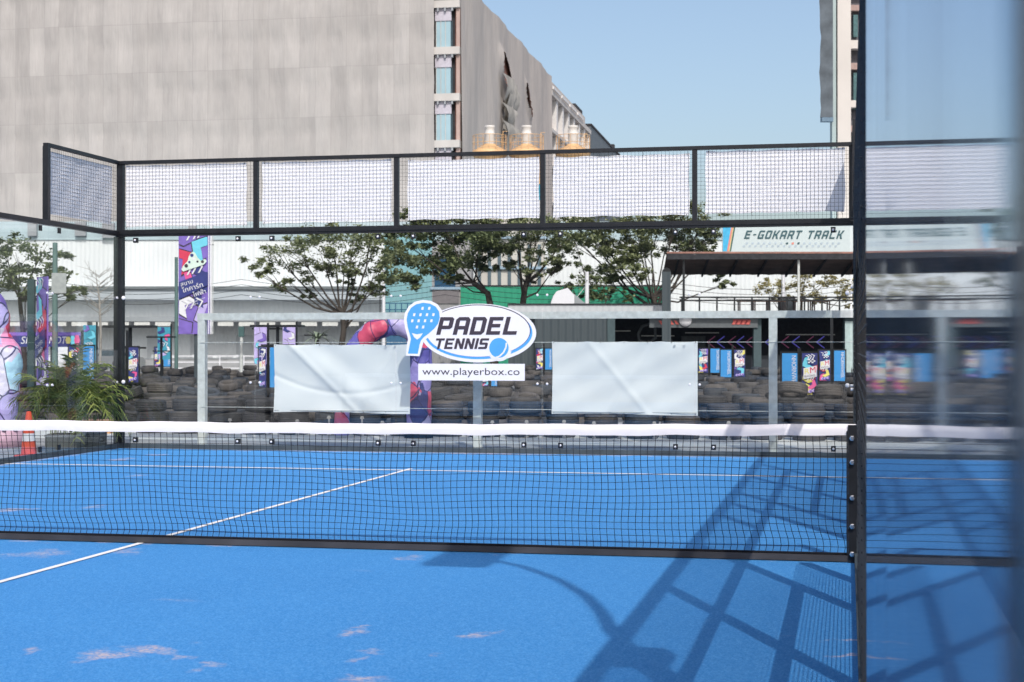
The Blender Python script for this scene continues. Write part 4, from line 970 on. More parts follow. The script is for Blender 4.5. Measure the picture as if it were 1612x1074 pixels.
# ================================================================ trees
def tree(name, label, D, trunk, clumps, leaf, cat='tree', leafn=230, leafs=.17, bark=M_bark, branches=True, spread=.9, seed=1, flat=.55, group=None, tr=.20):
    random.seed(seed); base = P(sx(trunk[0][0], D), D); t = thing(name, base, YAW, label, cat, group)
    bx = sx(trunk[0][0], D); pts = [Vector((sx(px, D)-bx, random.uniform(-.1,.1) if i else 0, max(0, zy(py, D)) if i else 0)) for i, (px, py) in enumerate(trunk)]
    n = len(pts); mb = MB(); mb.tube(pts, [tr*(1-.45*i/(n-1)) for i in range(n)], 9); tk = mb.build('trunk', bark, t)
    cr = MB(); fork = pts[-1]; mid = pts[-2] if n > 2 else pts[-1]
    bm = MB()
    for (px, py, rp) in clumps:
        c = Vector((sx(px, D)-bx, random.uniform(-1, 1)*spread*2.2, zy(py, D))); r = rp*D/FPX
        if branches and random.random() < .6:
            s_ = fork if random.random() < .75 else mid
            m1 = s_.lerp(c, .35) + Vector((0, random.uniform(-.2,.2), -.12*(c-s_).length + random.uniform(0,.15))); m2 = s_.lerp(c, .72) + Vector((random.uniform(-.15,.15), 0, -.05*(c-s_).length))
            L = (c-s_).length; rr = min(tr*.42, .02+.014*L); bm.tube([s_, m1, m2, c], [rr, rr*.65, rr*.4, rr*.12], 6, cap=False)
            for q in range(3):
                e = c + Vector((random.uniform(-1,1)*r, random.uniform(-1,1)*r, random.uniform(-.4,.5)*r)); bm.tube([m2, m2.lerp(e, .5)+Vector((0,0,.05*r)), e], [rr*.28, rr*.18, .008], 5, cap=False)
        for q in range(int(10*max(.6, (r/.8)))):
            e = c + Vector((random.gauss(0,.60)*r, random.gauss(0,.6)*r, random.gauss(0,.50)*r*flat*1.6)); er = r*random.uniform(.22,.5)
            for k in range(int(leafn*random.uniform(.4,1.2)/4.9)):
                p = e + Vector((random.gauss(0,.6)*er, random.gauss(0,.6)*er, random.gauss(0,.42)*er*flat*1.5))
                a = Vector((random.gauss(0,1), random.gauss(0,1), random.gauss(0,.45))).normalized()*leafs*random.uniform(.35,.85)
                b = a.cross(Vector((random.gauss(0,.5), random.gauss(0,.5), 1))).normalized()*leafs*random.uniform(.25,.5)
                cr.add([p-a-b*.3, p-a*.2-b, p+a, p-a*.1+b], [(0,1,2,3)])
    cr.build('crown', leaf, t)
    if branches: bm.build('limbs', bark, t)
    return t
tree('shade_tree', 'leaning umbrella-shaped tree behind the left tarpaulin', 66, [(536,600),(536,560),(541,520),(540,495)],
    [(410,412,16),(432,398,22),(420,430,16),(455,415,24),(470,388,26),(495,372,26),(520,375,28),(550,370,28),(585,375,26),(610,390,24),(505,400,28),(535,402,26),(570,400,26),(455,445,18),(478,432,18),(512,425,20),(558,428,20),(590,425,22),(615,420,22),(575,458,18),(600,450,18),(560,468,10),(640,410,18),(630,440,14),(545,445,12),(478,460,8)], M_leafA, seed=3, leafn=360, leafs=.13, tr=.17)
tree('shade_tree', 'dense dark tree with a leaning trunk above the racket sign', 82, [(778,600),(778,560),(776,500),(768,462),(745,445)],
    [(615,400,18),(640,385,26),(655,420,22),(665,360,26),(690,395,32),(700,425,24),(725,370,32),(735,410,28),(760,385,28),(695,350,28),(745,348,28),(780,352,26),(640,350,20),(790,380,20),(625,440,14),(655,445,14),(770,415,16),(715,440,12),(610,370,14)], M_leafB, seed=5, leafn=620, leafs=.19, tr=.24)
tree('shade_tree', 'forked dark tree standing behind the top edge of the oval sign', 80, [(818,600),(820,520),(824,470),(828,445)],
    [(800,395,20),(812,372,24),(838,362,28),(866,362,26),(878,388,22),(856,398,22),(842,422,16),(872,420,14),(806,418,14),(890,365,20),(850,344,22),(815,346,20),(886,412,12),(835,440,8)], M_leafA, seed=8, leafn=380, leafs=.17, tr=.22)
tree('shade_tree', 'many-trunked spreading tree left of the terrace roof', 84, [(1030,600),(1032,540),(1034,490),(1028,470)],
    [(905,372,20),(918,350,22),(938,372,26),(955,352,26),(972,385,28),(958,412,24),(985,412,22),(1000,365,30),(1010,392,22),(1000,430,16),(945,430,18),(1030,352,28),(1055,372,26),(1080,358,28),(1105,372,26),(1090,388,18),(1125,362,18),(1060,345,26),(1110,340,24),(1025,395,14),(965,440,12),(1130,435,9),(1142,448,8),(1120,390,14)], M_leafA, seed=13, leafn=460, leafs=.18, tr=.26)
tree('small_tree', 'dark bushy young tree beside the thin white pole', 81, [(926,600),(926,520),(924,440)],
    [(905,372,18),(902,400,16),(910,425,18),(922,450,20),(935,438,16),(902,452,14),(945,462,16),(930,470,14),(968,458,14),(985,470,10),(900,350,18)], M_leafB, seed=21, leafn=260, leafs=.15, tr=.1)
tree('shade_tree', 'dark green tree at the far left behind the flag post', 70, [(38,600),(38,560),(36,520),(30,470)],
    [(-20,400,26),(8,388,22),(12,418,26),(38,400,26),(62,396,22),(72,420,24),(98,428,18),(118,440,13),(45,432,22),(18,448,18),(92,455,12),(60,455,16),(122,456,8),(36,470,10),(-15,440,24),(105,468,7),(88,400,12)], M_leafB, seed=34, leafn=300, leafs=.15, tr=.16)
t = tree('shrub', 'straggly yellow-brown shrub seen under the terrace roof', 88, [(1260,600),(1260,520),(1262,470)],
    [(1196,455,14),(1212,448,14),(1230,452,16),(1248,446,16),(1268,455,16),(1290,448,16),(1312,452,16),(1335,450,16),(1220,466,12),(1245,468,12),(1275,470,12),(1300,468,14),(1330,468,14),(1262,432,12),(1320,435,10),(1370,452,18),(1400,455,18),(1440,450,18)], M_leafC, cat='shrub', seed=40, leafn=190, leafs=.15, tr=.1)
# bare tree on the left
random.seed(9)
D = 72; t = thing('bare_tree', P(sx(157, D), D), YAW, 'leafless pale young tree between the corner post and the palm', 'tree')
mb = MB(); mb.tube([(0,0,0),(.05,0,2.0),(-.02,.02,zy(470,D)),(-.15,0,zy(440,D)),(-.2,0,zy(425,D))], [.07,.06,.045,.02,.008], 7, cap=False); mb.build('trunk', M_barkp, t)
mb = MB()
for k in range(26):
    z = random.uniform(zy(500,D), zy(432,D)); L = random.uniform(.5,1.5); s = random.choice((-1,1)); mb.tube([(0,0,z),(s*L*.5,random.uniform(-.3,.3),z+L*.35),(s*L,random.uniform(-.5,.5),z+L*.5)], [.02,.012,.004], 5, cap=False)
    for q in range(3): mb.tube([(s*L*.5,0,z+L*.35),(s*L*(.5+.3*random.random()),random.uniform(-.4,.4),z+L*random.uniform(.5,.9))], [.009,.004], 4, cap=False)
mb.build('twigs', M_barkp, t)

# ================================================================ palm in a planter, cone, inflatables, flags (left)
random.seed(17)
D = 21.6; t = thing('areca_palm', P(sx(112, D), D, .0), YAW, 'bushy green palm growing in a grey planter left of the corner post', 'palm')
mb = MB(); mb2 = MB()
for k in range(95):
    a = random.uniform(0, 6.28); rr = random.uniform(.08, .74); h = random.uniform(.85, 1.45)*(1.0 if rr < .5 else .8); dr = random.uniform(.25, .95)
    pts = [Vector((math.cos(a)*rr*q*(1.25 - .15*q), math.sin(a)*rr*q, .26 + h*(q**.75) - dr*q*q*q)) for q in [i/9 for i in range(10)]]
    mb2.tube(pts, [.010-.0008*i for i in range(10)], 5, cap=False)
    for i in range(3, 10):
        for s in (-1, 1):
            for e in (0, .5):
                if i == 9 and e: continue
                p = pts[i].lerp(pts[min(9, i+1)], e); d_ = (pts[i]-pts[i-1]).normalized(); side = d_.cross(Vector((0,0,1))).normalized()*s
                L = random.uniform(.16, .27)*(1 - .35*abs(i-5.5)/4); tip = p + side*L*.75 + d_*L*.62 - Vector((0,0,L*random.uniform(.15,.55))); md = p.lerp(tip, .45) + Vector((0,0,.02)); wv = d_*.010
                mb.add([p-wv, p+wv, md+wv*1.1, md-wv*1.1, tip], [(0,1,2,3),(3,2,4)])
mb.build('fronds', M_palm, t); mb2.build('stems', mat('palm_stem', (.20,.24,.07), rough=.6), t)
M_plant = mat('planter_concrete', (.11,.115,.11), rough=.9, var=.2, scale=6, bump=.3)
for nm, px0, px1, dd, zt, lab in (('planter',78,127,21.5,.21,'low grey planter trough under the left half of the palm'),('planter',126,163,22.2,.22,'low dark planter trough right half, by the corner post')):
    t = thing(nm, P(sx(px0, dd), dd), YAW, lab, 'planter', 'planter troughs under the palm'); w_ = sx(px1, dd)-sx(px0, dd)
    mb = MB(); mb.box(0, w_, -.2, .2, 0, zt); mb.build('trough', M_plant, t); BX(t, 'rim', M_trim, -.01, w_+.01, -.215, .215, zt+.002, zt+.03)
    BX(t, 'soil', M_bark, .02, w_-.02, -.18, .18, zt+.031, zt+.04)
    mb = MB(); 
    for k in range(14): x = w_*(k+.5)/14; mb.tube([(x, random.uniform(-.1,.1), zt), (x+random.uniform(-.04,.04), -.02, zt+.25)], .006, 4, cap=False)
    mb.build('stalks', MATS['palm_stem'], t)
D = 20.6; t = thing('traffic_cone', P(sx(45.5, D), D), YAW, 'orange traffic cone with white collar outside the left wall', 'cone')
M_cone = mat('cone_orange', (.75,.10,.045), rough=.5, var=.08)
mb = MB(); mb.lathe([(.10,.02),(.085,.20)], seg=20); mb.lathe([(.072,.30),(.03,.58),(.0,.585)], seg=20); mb.build('cone_body', M_cone, t)
mb = MB(); mb.lathe([(.086,.20),(.0735,.30)], seg=20); mb.build('collar', M_white, t)
BX(t, 'foot', M_cone, -.15, .15, -.15, .15, 0, .025)
# low crate behind the corner post
D = 26.2; t = thing('timber_block', P(sx(157, D), D), YAW, 'orange-brown block on which tyres rest left of the corner post', 'block')
BX(t, 'block', mat('block_orange', (.55,.29,.12), rough=.8, var=.12), -.23, .22, -.2, .2, 0, .20); BX(t, 'cap', M_wood, -.24, .23, -.21, .21, .202, .225)

def clip(poly, x0, x1, z0, z1):
    for ax, lim, s in ((0,x0,1),(0,x1,-1),(1,z0,1),(1,z1,-1)):
        out = []
        for i in range(len(poly)):
            a, b = poly[i-1], poly[i]; da, db = (a[ax]-lim)*s, (b[ax]-lim)*s
            if (da >= 0) != (db >= 0):
                k = da/(da-db); out.append((a[0]+(b[0]-a[0])*k, a[1]+(b[1]-a[1])*k))
            if db >= 0: out.append(b)
        poly = out
        if len(poly) < 3: return None
    return poly
def chev(cx, cz, w_, h_, rot, k=.5):
    """two halves of a fat chevron"""
    A = [(-w_/2, h_/2), (-w_/2+w_*k, h_/2), (w_/2, 0), (w_/2-w_*k, 0)]; B = [(a, -b) for a, b in A]
    c, s = math.cos(rot), math.sin(rot)
    return [[(cx+a*c-b*s, cz+a*s+b*c) for a, b in q] for q in (A, B)]
def funky(mb, w_, h_, seed, y=-.006, n=None, dy=.004, x0=0, z0=0, size=.55):
    rnd = random.Random(seed); lay = 0; n = n or int(h_/w_*3.2)+2
    for i in range(n):
        cz = z0 + h_*(i+.5)/n; cx = x0 + w_*(.25+.5*(i % 2)) + rnd.uniform(-.1,.1)*w_; m = [1,3,2,5,1,4,7,0,2,6][(i*3+seed) % 10]; sz = w_*size*rnd.uniform(.85,1.25); rot = rnd.choice((-.5,-.4,.6,2.6,3.5))
        for mm, g, yy in ((8, 1.12, 0), (m, 1.0, dy)):
            for q in chev(cx, cz, sz*g, sz*1.15*g, rot, .52):
                q = clip(q, x0+w_*.02, x0+w_*.98, z0+h_*.01, z0+h_*.99)
                if q: mb.poly([q], y - lay - yy, mi=mm)
        lay += dy*.22
        if i % 3 == 1:
            for k in range(3):
                for q in chev(x0+w_*(.3+.2*k)+rnd.uniform(-.05,.05)*w_, cz+w_*.42+k*w_*.04, w_*.24, w_*.34, .3, .28):
                    q = clip(q, x0+w_*.02, x0+w_*.98, z0+h_*.01, z0+h_*.99)
                    if q: mb.poly([q], y-.028-dy*k*.3, mi=6)
# ---- tall banner with Thai lettering
D = 48
t = thing('banner', P(sx(281, D), D), YAW, 'tall colourful vertical banner with Thai lettering on a dark post', 'banner')
W = sx(330, D)-sx(281, D); zb, zt = zy(526, D), zy(362, D)
mb = MB(); mb.box(0, W, 0, .03, zb, zt, 0); mb.box(W*.955, W*.985, -.012, -.0005, zb, zt, 6)
mb2 = mb; hb = zt-zb
funky(mb2, W*.95, hb, 3, y=-.006, n=9, z0=zb, size=.62)
mb2.poly([[(.02*W, zb+.33*hb),(W*.95,zb+.47*hb),(W*.95,zb+.60*hb),(.02*W,zb+.50*hb)]], -.052, mi=2)   # navy field behind the words
# racing kart and driver
kart = [(.10,.62),(.16,.60),(.82,.665),(.92,.70),(.86,.72),(.72,.705),(.62,.735),(.55,.775),(.48,.79),(.40,.775),(.34,.745),(.30,.70),(.16,.655)]
mb2.poly([[(a*W, zb+b*hb) for a, b in kart]], -.056, mi=9)
for (a, b, r_, m) in ((.44,.755,.055,2),(.26,.655,.06,8),(.78,.695,.05,8),(.50,.72,.05,6),(.36,.69,.04,2),(.62,.695,.035,8)): mb2.poly([ell(a*W, zb+b*hb, r_*W, r_*W, 14)], -.062, mi=m)
put_text(mb2, 'สนาม', .10*W, zb+.455*hb, .032*hb, -.066, 6, width=.40*W, rot=.30)
put_text(mb2, 'โกคาร์ท', .16*W, zb+.395*hb, .052*hb, -.066, 6, width=.68*W, rot=.30)
put_text(mb2, 'ไฟฟ้า', .50*W, zb+.355*hb, .05*hb, -.066, 6, width=.42*W, rot=.30)
put_text(mb2, 'E-GOKART TRACK', .36*W, zb+.285*hb, .013*hb, -.066, 6, width=.55*W, rot=.36)
put_text(mb2, 'OPEN', .34*W, zb+.255*hb, .014*hb, -.066, 6, width=.32*W, rot=.36)
mb.build('fabric', [M_purp, M_cyan, M_navy, M_red, M_pink, M_purp, M_white, M_lil, M_ink, mat('kart_pale_green', (.62,.74,.66), rough=.5)], t)
BX(t, 'post', M_corr_d, sx(305,D)-sx(281,D), sx(309,D)-sx(281,D)+.02, .05, .15, 0, zt)
BX(t, 'side_pole', M_white, W+.02, W+.06, .0, .04, zb, zt+.2)
BX(t, 'side_rail', M_steel, W+.085, W+.105, .0, .03, zb, zt+.2)
for z in (zb+hb*.17, zb+hb*.86): BX(t, 'bracket', M_dark, W*.9, W+.11, .045, .07, z-.02, z+.02)
# ---- slimmer turned banner on the left
D = 40
t = thing('banner', P(sx(66, D), D), YAW-.95, 'colourful vertical banner turned edgeways on a thick dark post, far left', 'banner')
W = .78; zb, zt = zy(622, D), zy(436, D); hb = zt-zb
mb = MB(); mb.box(-W/2, W/2, 0, .03, zb, zt, 0); funky(mb, W*.98, hb, 6, y=-.006, n=9, x0=-W/2, z0=zb, size=.66)
mb.poly([[(-.48*W, zb+.30*hb),(W*.48,zb+.42*hb),(W*.48,zb+.58*hb),(-.48*W,zb+.48*hb)]], -.052, mi=2)
put_text(mb, 'สนาม', -.40*W, zb+.455*hb, .03*hb, -.066, 6, width=.40*W, rot=.30)
put_text(mb, 'โกคาร์ท', -.36*W, zb+.385*hb, .045*hb, -.066, 6, width=.68*W, rot=.30)
put_text(mb, 'ไฟฟ้า', -.1*W, zb+.345*hb, .045*hb, -.066, 6, width=.42*W, rot=.30)
mb.build('fabric', [M_purp, M_cyan, M_navy, M_red, M_pink, M_purp, M_white, M_lil, M_ink], t)
D = 40.6; t = thing('post', P(sx(49.5, D), D), YAW, 'thick dark square post beside the edgeways banner, far left', 'post')
mb = MB(); mb.box(-.085, .085, -.08, .08, 0, zy(440, D)); mb.build('shaft', mat('post_teal_black', (.02,.05,.055), rough=.5), t); BX(t, 'foot_plate', M_dark, -.15, .15, -.15, .15, 0.001, .03)
D = 60; t = thing('post', P(sx(86.5, D), D), YAW, 'tall round green-grey pole behind the palm, left', 'pole')
mb = MB(); mb.tube([(0,0,0),(0,0,zy(382,D))], [.12,.09], 10); mb.build('shaft', mat('pole_green', (.10,.17,.16), rough=.6, var=.1), t)
BX(t, 'panel', mat('panel_pale', (.34,.36,.36), rough=.6), -.10, .45, -.12, -.08, zy(462,D), zy(430,D)); mb = MB(); mb.lathe([(.13,0),(.13,.25)], (0,0,.0), 10); mb.build('base_collar', M_dark, t)
D = 58; t = thing('post', P(sx(277.5, D), D), YAW, 'green-grey pole immediately left of the Thai banner', 'pole')
mb = MB(); mb.tube([(0,0,0),(0,0,zy(405,D))], [.07,.06], 10); mb.build('shaft', MATS['pole_green'], t); mb = MB(); mb.lathe([(.09,0),(.09,.25)], (0,0,.0), 10); mb.build('base_collar', M_dark, t)
D = 70; t = thing('post', P(sx(380, D), D), YAW, 'short grey pole left of the left tarpaulin, before the warehouse', 'pole')
mb = MB(); mb.tube([(0,0,0),(0,0,zy(513,D))], [.08,.07], 10); mb.build('shaft', M_steel, t); BX(t, 'cap_box', mat('cap_green', (.06,.12,.12), rough=.6), -.12, .12, -.1, .1, zy(530,D), zy(514,D))
D = 79; t = thing('post', P(sx(924, D), D), YAW, 'thin white concrete pole before the green hoarding', 'pole')
mb = MB(); mb.tube([(0,0,0),(0,0,zy(428,D))], [.12,.10], 10); mb.build('shaft', M_white, t); mb = MB(); mb.bar((-.05,.1,zy(450,D)), (-.75,.1,zy(478,D)), .03); mb.build('stay', M_steel, t)
D = 78; t = thing('post', P(sx(604, D), D), YAW, 'thin white pole at the left edge of the teal container', 'pole')
mb = MB(); mb.tube([(0,0,0),(0,0,zy(425,D))], [.09,.08], 10); mb.build('shaft', M_white, t); mb = MB(); mb.tube([(-.18,0,0),(-.18,0,zy(440,D))], .03, 6); mb.build('conduit', M_dark, t)
D = 86; t = thing('post', P(sx(1233, D), D), YAW, 'thin white pole behind the terrace railing, below the sign', 'pole')
mb = MB(); mb.tube([(0,0,0),(0,0,zy(402,D))], [.11,.09], 10); mb.build('shaft', M_white, t); mb = MB(); mb.lathe([(.13,0),(.13,.3)], (0,0,.0), 10); mb.build('base_collar', M_dark, t)
# overhead wires
D = 80; t = thing('overhead_wires', P(sx(100, D), D), YAW, 'thin sagging overhead wires crossing in front of the white warehouse', 'wires')
for k in range(4):
    pts = [(sx(60+ (1340-60)*i/40, D)-sx(100, D), 0, zy(440+8*k, D) - .5*math.sin(math.pi*((i*4/40) % 1))) for i in range(41)]
    mb = MB(); mb.tube(pts, .012, 4); mb.build('wire', M_dark, t)

# ---- inflatables
def inflatable(name, pts, rad, label, seed, scl):
    t = thing(name, pts[0], 0, label, 'inflatable'); base = Vector(pts[0]); P_ = [Vector(p)-base for p in pts]
    n = len(P_); fine = []; fr = []
    for i in range(n-1):
        for q in range(8):
            k = q/8; p0, p1, p2, p3 = P_[max(0,i-1)], P_[i], P_[i+1], P_[min(n-1,i+2)]
            fine.append(.5*((2*p1)+(p2-p0)*k+(2*p0-5*p1+4*p2-p3)*k*k+(3*p1-p0-3*p2+p3)*k**3)); fr.append(rad[i]+(rad[i+1]-rad[i])*k)
    fine.append(P_[-1]); fr.append(rad[-1]); fr = [r*(1+.03*math.sin(i*1.3)) for i, r in enumerate(fr)]
    mb = MB(); mb.tube(fine, fr, 28); mb.build('tube', infl_mat('inflatable_print_%d' % seed, scl, seed), t)
    mb = MB(); mb.lathe([(rad[0]*1.12,0),(rad[0]*1.12,.12),(rad[0]*.9,.14)], (0,0,0), 24); mb.build('base_ring', M_cord, t)
    return t
def infl_mat(name, scl, seed):
    m = bpy.data.materials.new(name); m.use_nodes = True; n = m.node_tree.nodes; l = m.node_tree.links; b = n['Principled BSDF']; b.inputs['Roughness'].default_value = .45
    tc = n.new('ShaderNodeTexCoord'); mp = n.new('ShaderNodeMapping'); mp.inputs['Scale'].default_value = (scl*1.7, scl*1.1, scl*1.25); mp.inputs['Rotation'].default_value = (.2,.5,.3); mp.inputs['Location'].default_value = (seed*1.7, seed*.9, seed*.33)
    l.new(tc.outputs['Object'], mp.inputs[0]); v = n.new('ShaderNodeTexVoronoi'); v.inputs['Scale'].default_value = 1; v.distance = 'CHEBYCHEV'; l.new(mp.outputs[0], v.inputs['Vector'])
    sep = n.new('ShaderNodeSeparateColor'); l.new(v.outputs['Color'], sep.inputs[0]); cr = n.new('ShaderNodeValToRGB'); cr.color_ramp.interpolation = 'CONSTANT'
    cols = [(.42,.36,.72),(.16,.10,.42),(.60,.58,.74),(.75,.30,.52),(.30,.62,.78),(.45,.40,.75),(.66,.62,.22),(.03,.05,.20),(.6,.05,.12),(.40,.68,.82)]
    e = cr.color_ramp.elements; e[0].position = 0; e[0].color = cols[0]+(1,); e[1].position = .1; e[1].color = cols[1]+(1,)
    if seed == 2: cols = [(.10,.09,.36),(.05,.06,.24),(.50,.46,.74),(.62,.08,.16),(.16,.14,.48),(.36,.30,.66),(.46,.40,.70),(.04,.05,.20),(.55,.10,.20),(.30,.26,.60)]; e[0].color = cols[0]+(1,); e[1].color = cols[1]+(1,)
    for i in range(2, 10): x = e.new(i*.1); x.color = cols[i]+(1,)
    l.new(sep.outputs[0], cr.inputs[0])
    v2 = n.new('ShaderNodeTexVoronoi'); v2.feature = 'DISTANCE_TO_EDGE'; v2.inputs['Scale'].default_value = 1; l.new(mp.outputs[0], v2.inputs['Vector'])
    r = n.new('ShaderNodeMapRange'); r.inputs[1].default_value = .015; r.inputs[2].default_value = .03; r.inputs[3].default_value = 1; r.inputs[4].default_value = 0; l.new(v2.outputs['Distance'], r.inputs[0])
    mx = n.new('ShaderNodeMix'); mx.data_type = 'RGBA'; mx.inputs['B'].default_value = (.03,.03,.12,1); l.new(r.outputs[0], mx.inputs['Factor']); l.new(cr.outputs[0], mx.inputs['A']); l.new(mx.outputs['Result'], b.inputs['Base Color'])
    no = n.new('ShaderNodeTexNoise'); no.inputs['Scale'].default_value = 5; l.new(tc.outputs['Object'], no.inputs['Vector']); bp = n.new('ShaderNodeBump'); bp.inputs['Strength'].default_value = .5; bp.inputs['Distance'].default_value = .1; l.new(no.outputs[0], bp.inputs['Height']); l.new(bp.outputs[0], b.inputs['Normal'])
    return m
D = 24.75
q = lambda px, py, d=D: P(sx(px, d), d, zy(py, d))
A0 = P(sx(659, D), D, 0)
inflatable('inflatable_arch', [A0, q(660,640), q(660,600), q(662,560), q(652,524), q(622,512), q(590,520), q(566,540), q(548,565), q(540,610), P(sx(538,D),D,0.05)],
    [.20,.19,.185,.18,.165,.16,.17,.15,.12,.12,.12], 'drooping purple and red inflatable tube arch behind the left tarpaulin', 2, 2.6)
D = 24.0
q = lambda px, py, d=D: P(sx(px, d), d, zy(py, d))
inflatable('inflatable_arch', [P(sx(-4, D), D, 0), q(2,630), q(8,590), q(12,560), q(-4,530), q(-6,500), q(-20,470), q(-60,440), q(-120,430), q(-180,460), P(sx(-200,D),D,0)],
    [.24,.25,.24,.21,.18,.2,.2,.2,.22,.24,.26], 'large pastel inflatable leg with coloured hexagons at the far left edge', 5, 1.9)
D = 22.6; t = thing('air_cushion', P(sx(0, D), D), YAW, 'low pink inflated base at the bottom left beyond the wall', 'cushion')
mb = MB(); mb.lathe([(0,0),(.33,0),(.40,.08),(.40,.2),(.33,.30),(.1,.34),(0,.34)], (0,0,0), 28); mb.build('cushion', mat('cushion_pink', (.62,.40,.52), rough=.5, var=.1, scale=3), t)
for k in range(5):
    a = -2.4+.42*k; mb = MB(); mb.lathe([(0,0),(.03,0),(.03,.03),(0,.03)], (.40*math.cos(a), .40*math.sin(a), .26), 10); mb.build('valve', M_dark, t)
# ---- purple overhead banner
D = 62
t = thing('banner', P(sx(14, D), D), YAW, 'purple horizontal gantry banner with white capitals, far left', 'banner')
W = sx(131, D)-sx(14, D); zb, zt = zy(546, D), zy(523, D); hb = zt-zb
mb = MB(); mb.box(0, W, 0, .06, zb, zt, 0); mb.box(0, W, -.01, -.0005, zb+hb*.76, zt-.01, 5)
put_text(mb, 'SHA', .16*W, zb+.2*hb, .5*hb, -.016, 6, width=.24*W, shear=.2); put_text(mb, 'MOT', .54*W, zb+.2*hb, .5*hb, -.016, 6, width=.22*W, shear=.2)
for q_ in ((.80,2,.55),(.86,1,.7),(.92,4,.8)): mb.poly([ell(q_[0]*W, zb+hb*.45, .04*W, hb*.5*q_[2], 6)], -.018-.004*q_[1], mi=q_[1])
mb.build('fabric', [M_navy, M_cyan, M_yel, M_red, M_pink, M_purp, M_white, M_lil, M_ink], t)
for x in (.1, W-.25, W*.55): BX(t, 'leg', M_black, x, x+.08, .08, .16, 0, zt)
# ---- sign racks
def rack(px, D, py0, py1, wpx, label, left=0, right=1, dx=0, pole=None, yaw=0, seed=1, word='NHORNWHEEL'):
    t = thing('flag_sign', P(sx(px, D), D), YAW+yaw, label, 'flag sign', 'small twin panel flags among the tyres')
    zb, zt = zy(py1, D), zy(py0, D); h = zt-zb; w_ = wpx*D/FPX
    mb = MB(); mb.box(-.025, .025, .02, .06, 0, zy(pole or (py0-8), D)); mb.build('post', M_black, t)
    BX(t, 'foot', M_black, -.2, .2, -.12, .2, .001, .03)
    for s, kind in ((-1, left), (1, right)):
        if kind is None: continue
        x0 = (-.04-w_) if s < 0 else .04
        f = MB(); f.box(x0-.02, x0+w_+.02, .0, .015, zb-.03, zb); f.box(x0-.02, x0+w_+.02, .0, .015, zt, zt+.03); f.box(x0-.03, x0-.01, -.002, .017, zb-.03, zt+.03); f.box(x0+w_+.01, x0+w_+.03, -.002, .017, zb-.03, zt+.03)
        f.build('frame', M_black, t)
        mb = MB(); mb.box(x0, x0+w_, .002, .012, zb+.002, zt-.002, 0)
        if kind == 0:
            put_text(mb, word, x0+w_*.62, zt-.06*h, w_*.30, -.004, 1, width=h*.84, rot=-math.pi/2)
            # turn upright lettering into a column reading downwards
            mb.build('blue_panel', [mat('flag_blue', (.045,.27,.62), rough=.5, var=.05), M_white], t)
        else:
            funky(mb, w_, h, seed, y=-.004, n=6, x0=x0, z0=zb, size=.6, dy=.003)
            mb.poly([[(x0+w_*.06, zb+h*.38),(x0+w_*.92,zb+h*.44),(x0+w_*.92,zb+h*.70),(x0+w_*.06,zb+h*.64)]], -.036, mi=6)
            put_text(mb, 'R', x0+w_*.14, zb+h*.50, h*.12, -.040, 2, width=w_*.32, rot=.15, shear=.1)
            put_text(mb, 'M', x0+w_*.50, zb+h*.52, h*.14, -.040, 3, width=w_*.36, rot=.15, shear=.1)
            put_text(mb, 'RACING', x0+w_*.14, zb+h*.42, h*.05, -.040, 8, width=w_*.7, rot=.12)
            for k in range(3): 
                mb.poly([ell(x0+w_*(.25+.25*k), zb+h*(.08+.015*k), w_*.13, h*.045, 14)], -.041, mi=7); mb.poly([ell(x0+w_*(.25+.25*k)+.01, zb+h*(.075+.015*k), w_*.08, h*.03, 12)], -.044, mi=5)
            for a_ in range(4):
                for b_ in range(3):
                    if (a_+b_) % 2 == 0: mb.poly([[(x0+w_*(.35+.12*a_), zb+h*(.76+.035*b_)),(x0+w_*(.47+.12*a_), zb+h*(.76+.035*b_)),(x0+w_*(.47+.12*a_), zb+h*(.795+.035*b_)),(x0+w_*(.35+.12*a_), zb+h*(.795+.035*b_))]], -.041, mi=6)
            mb.build('printed_panel', [M_navy, M_cyan, M_yel, M_red, M_pink, M_purp, M_white, M_lil, M_ink], t)
    return t
rack(1259, 26.4, 556, 622, 24, 'twin flag with blue left panel right of the right grey upright', 0, 1, seed=2)
rack(1310, 32, 552, 600, 17, 'twin flag nearest the net post, printed left panel and blue right panel', 1, 0, seed=5, pole=500)
rack(1153.5, 46, 551, 594, 17, 'twin flag with blue left panel left of the right grey upright', 0, 1, seed=7)
rack(1116.5, 52, 549, 587, 15, 'twin flag at the right edge of the right tarpaulin, blue right panel', 1, 0, seed=8)
rack(856.5, 50, 549, 582, 11, 'narrow twin flag left of the right tarpaulin', 1, 0, yaw=.3, seed=9)
rack(771, 40, 590, 608, 9, 'tiny twin flag below the web address strip', 1, 0, seed=11)
rack(199.5, 33, 547, 602, 15, 'twin flag just right of the black corner post', 0, 1, seed=12, pole=520)
rack(422, 33.5, 547, 610, 11, 'twin flag at the left edge of the left tarpaulin', 1, 0, seed=14, pole=540)
rack(256, 60, 547, 577, 11, 'distant blurred twin flag between corner post and Thai banner', 1, 0, seed=15, pole=515)
rack(128, 34, 545, 610, 18, 'twin flag behind the palm fronds', 1, 0, seed=16, pole=520, yaw=-.2)
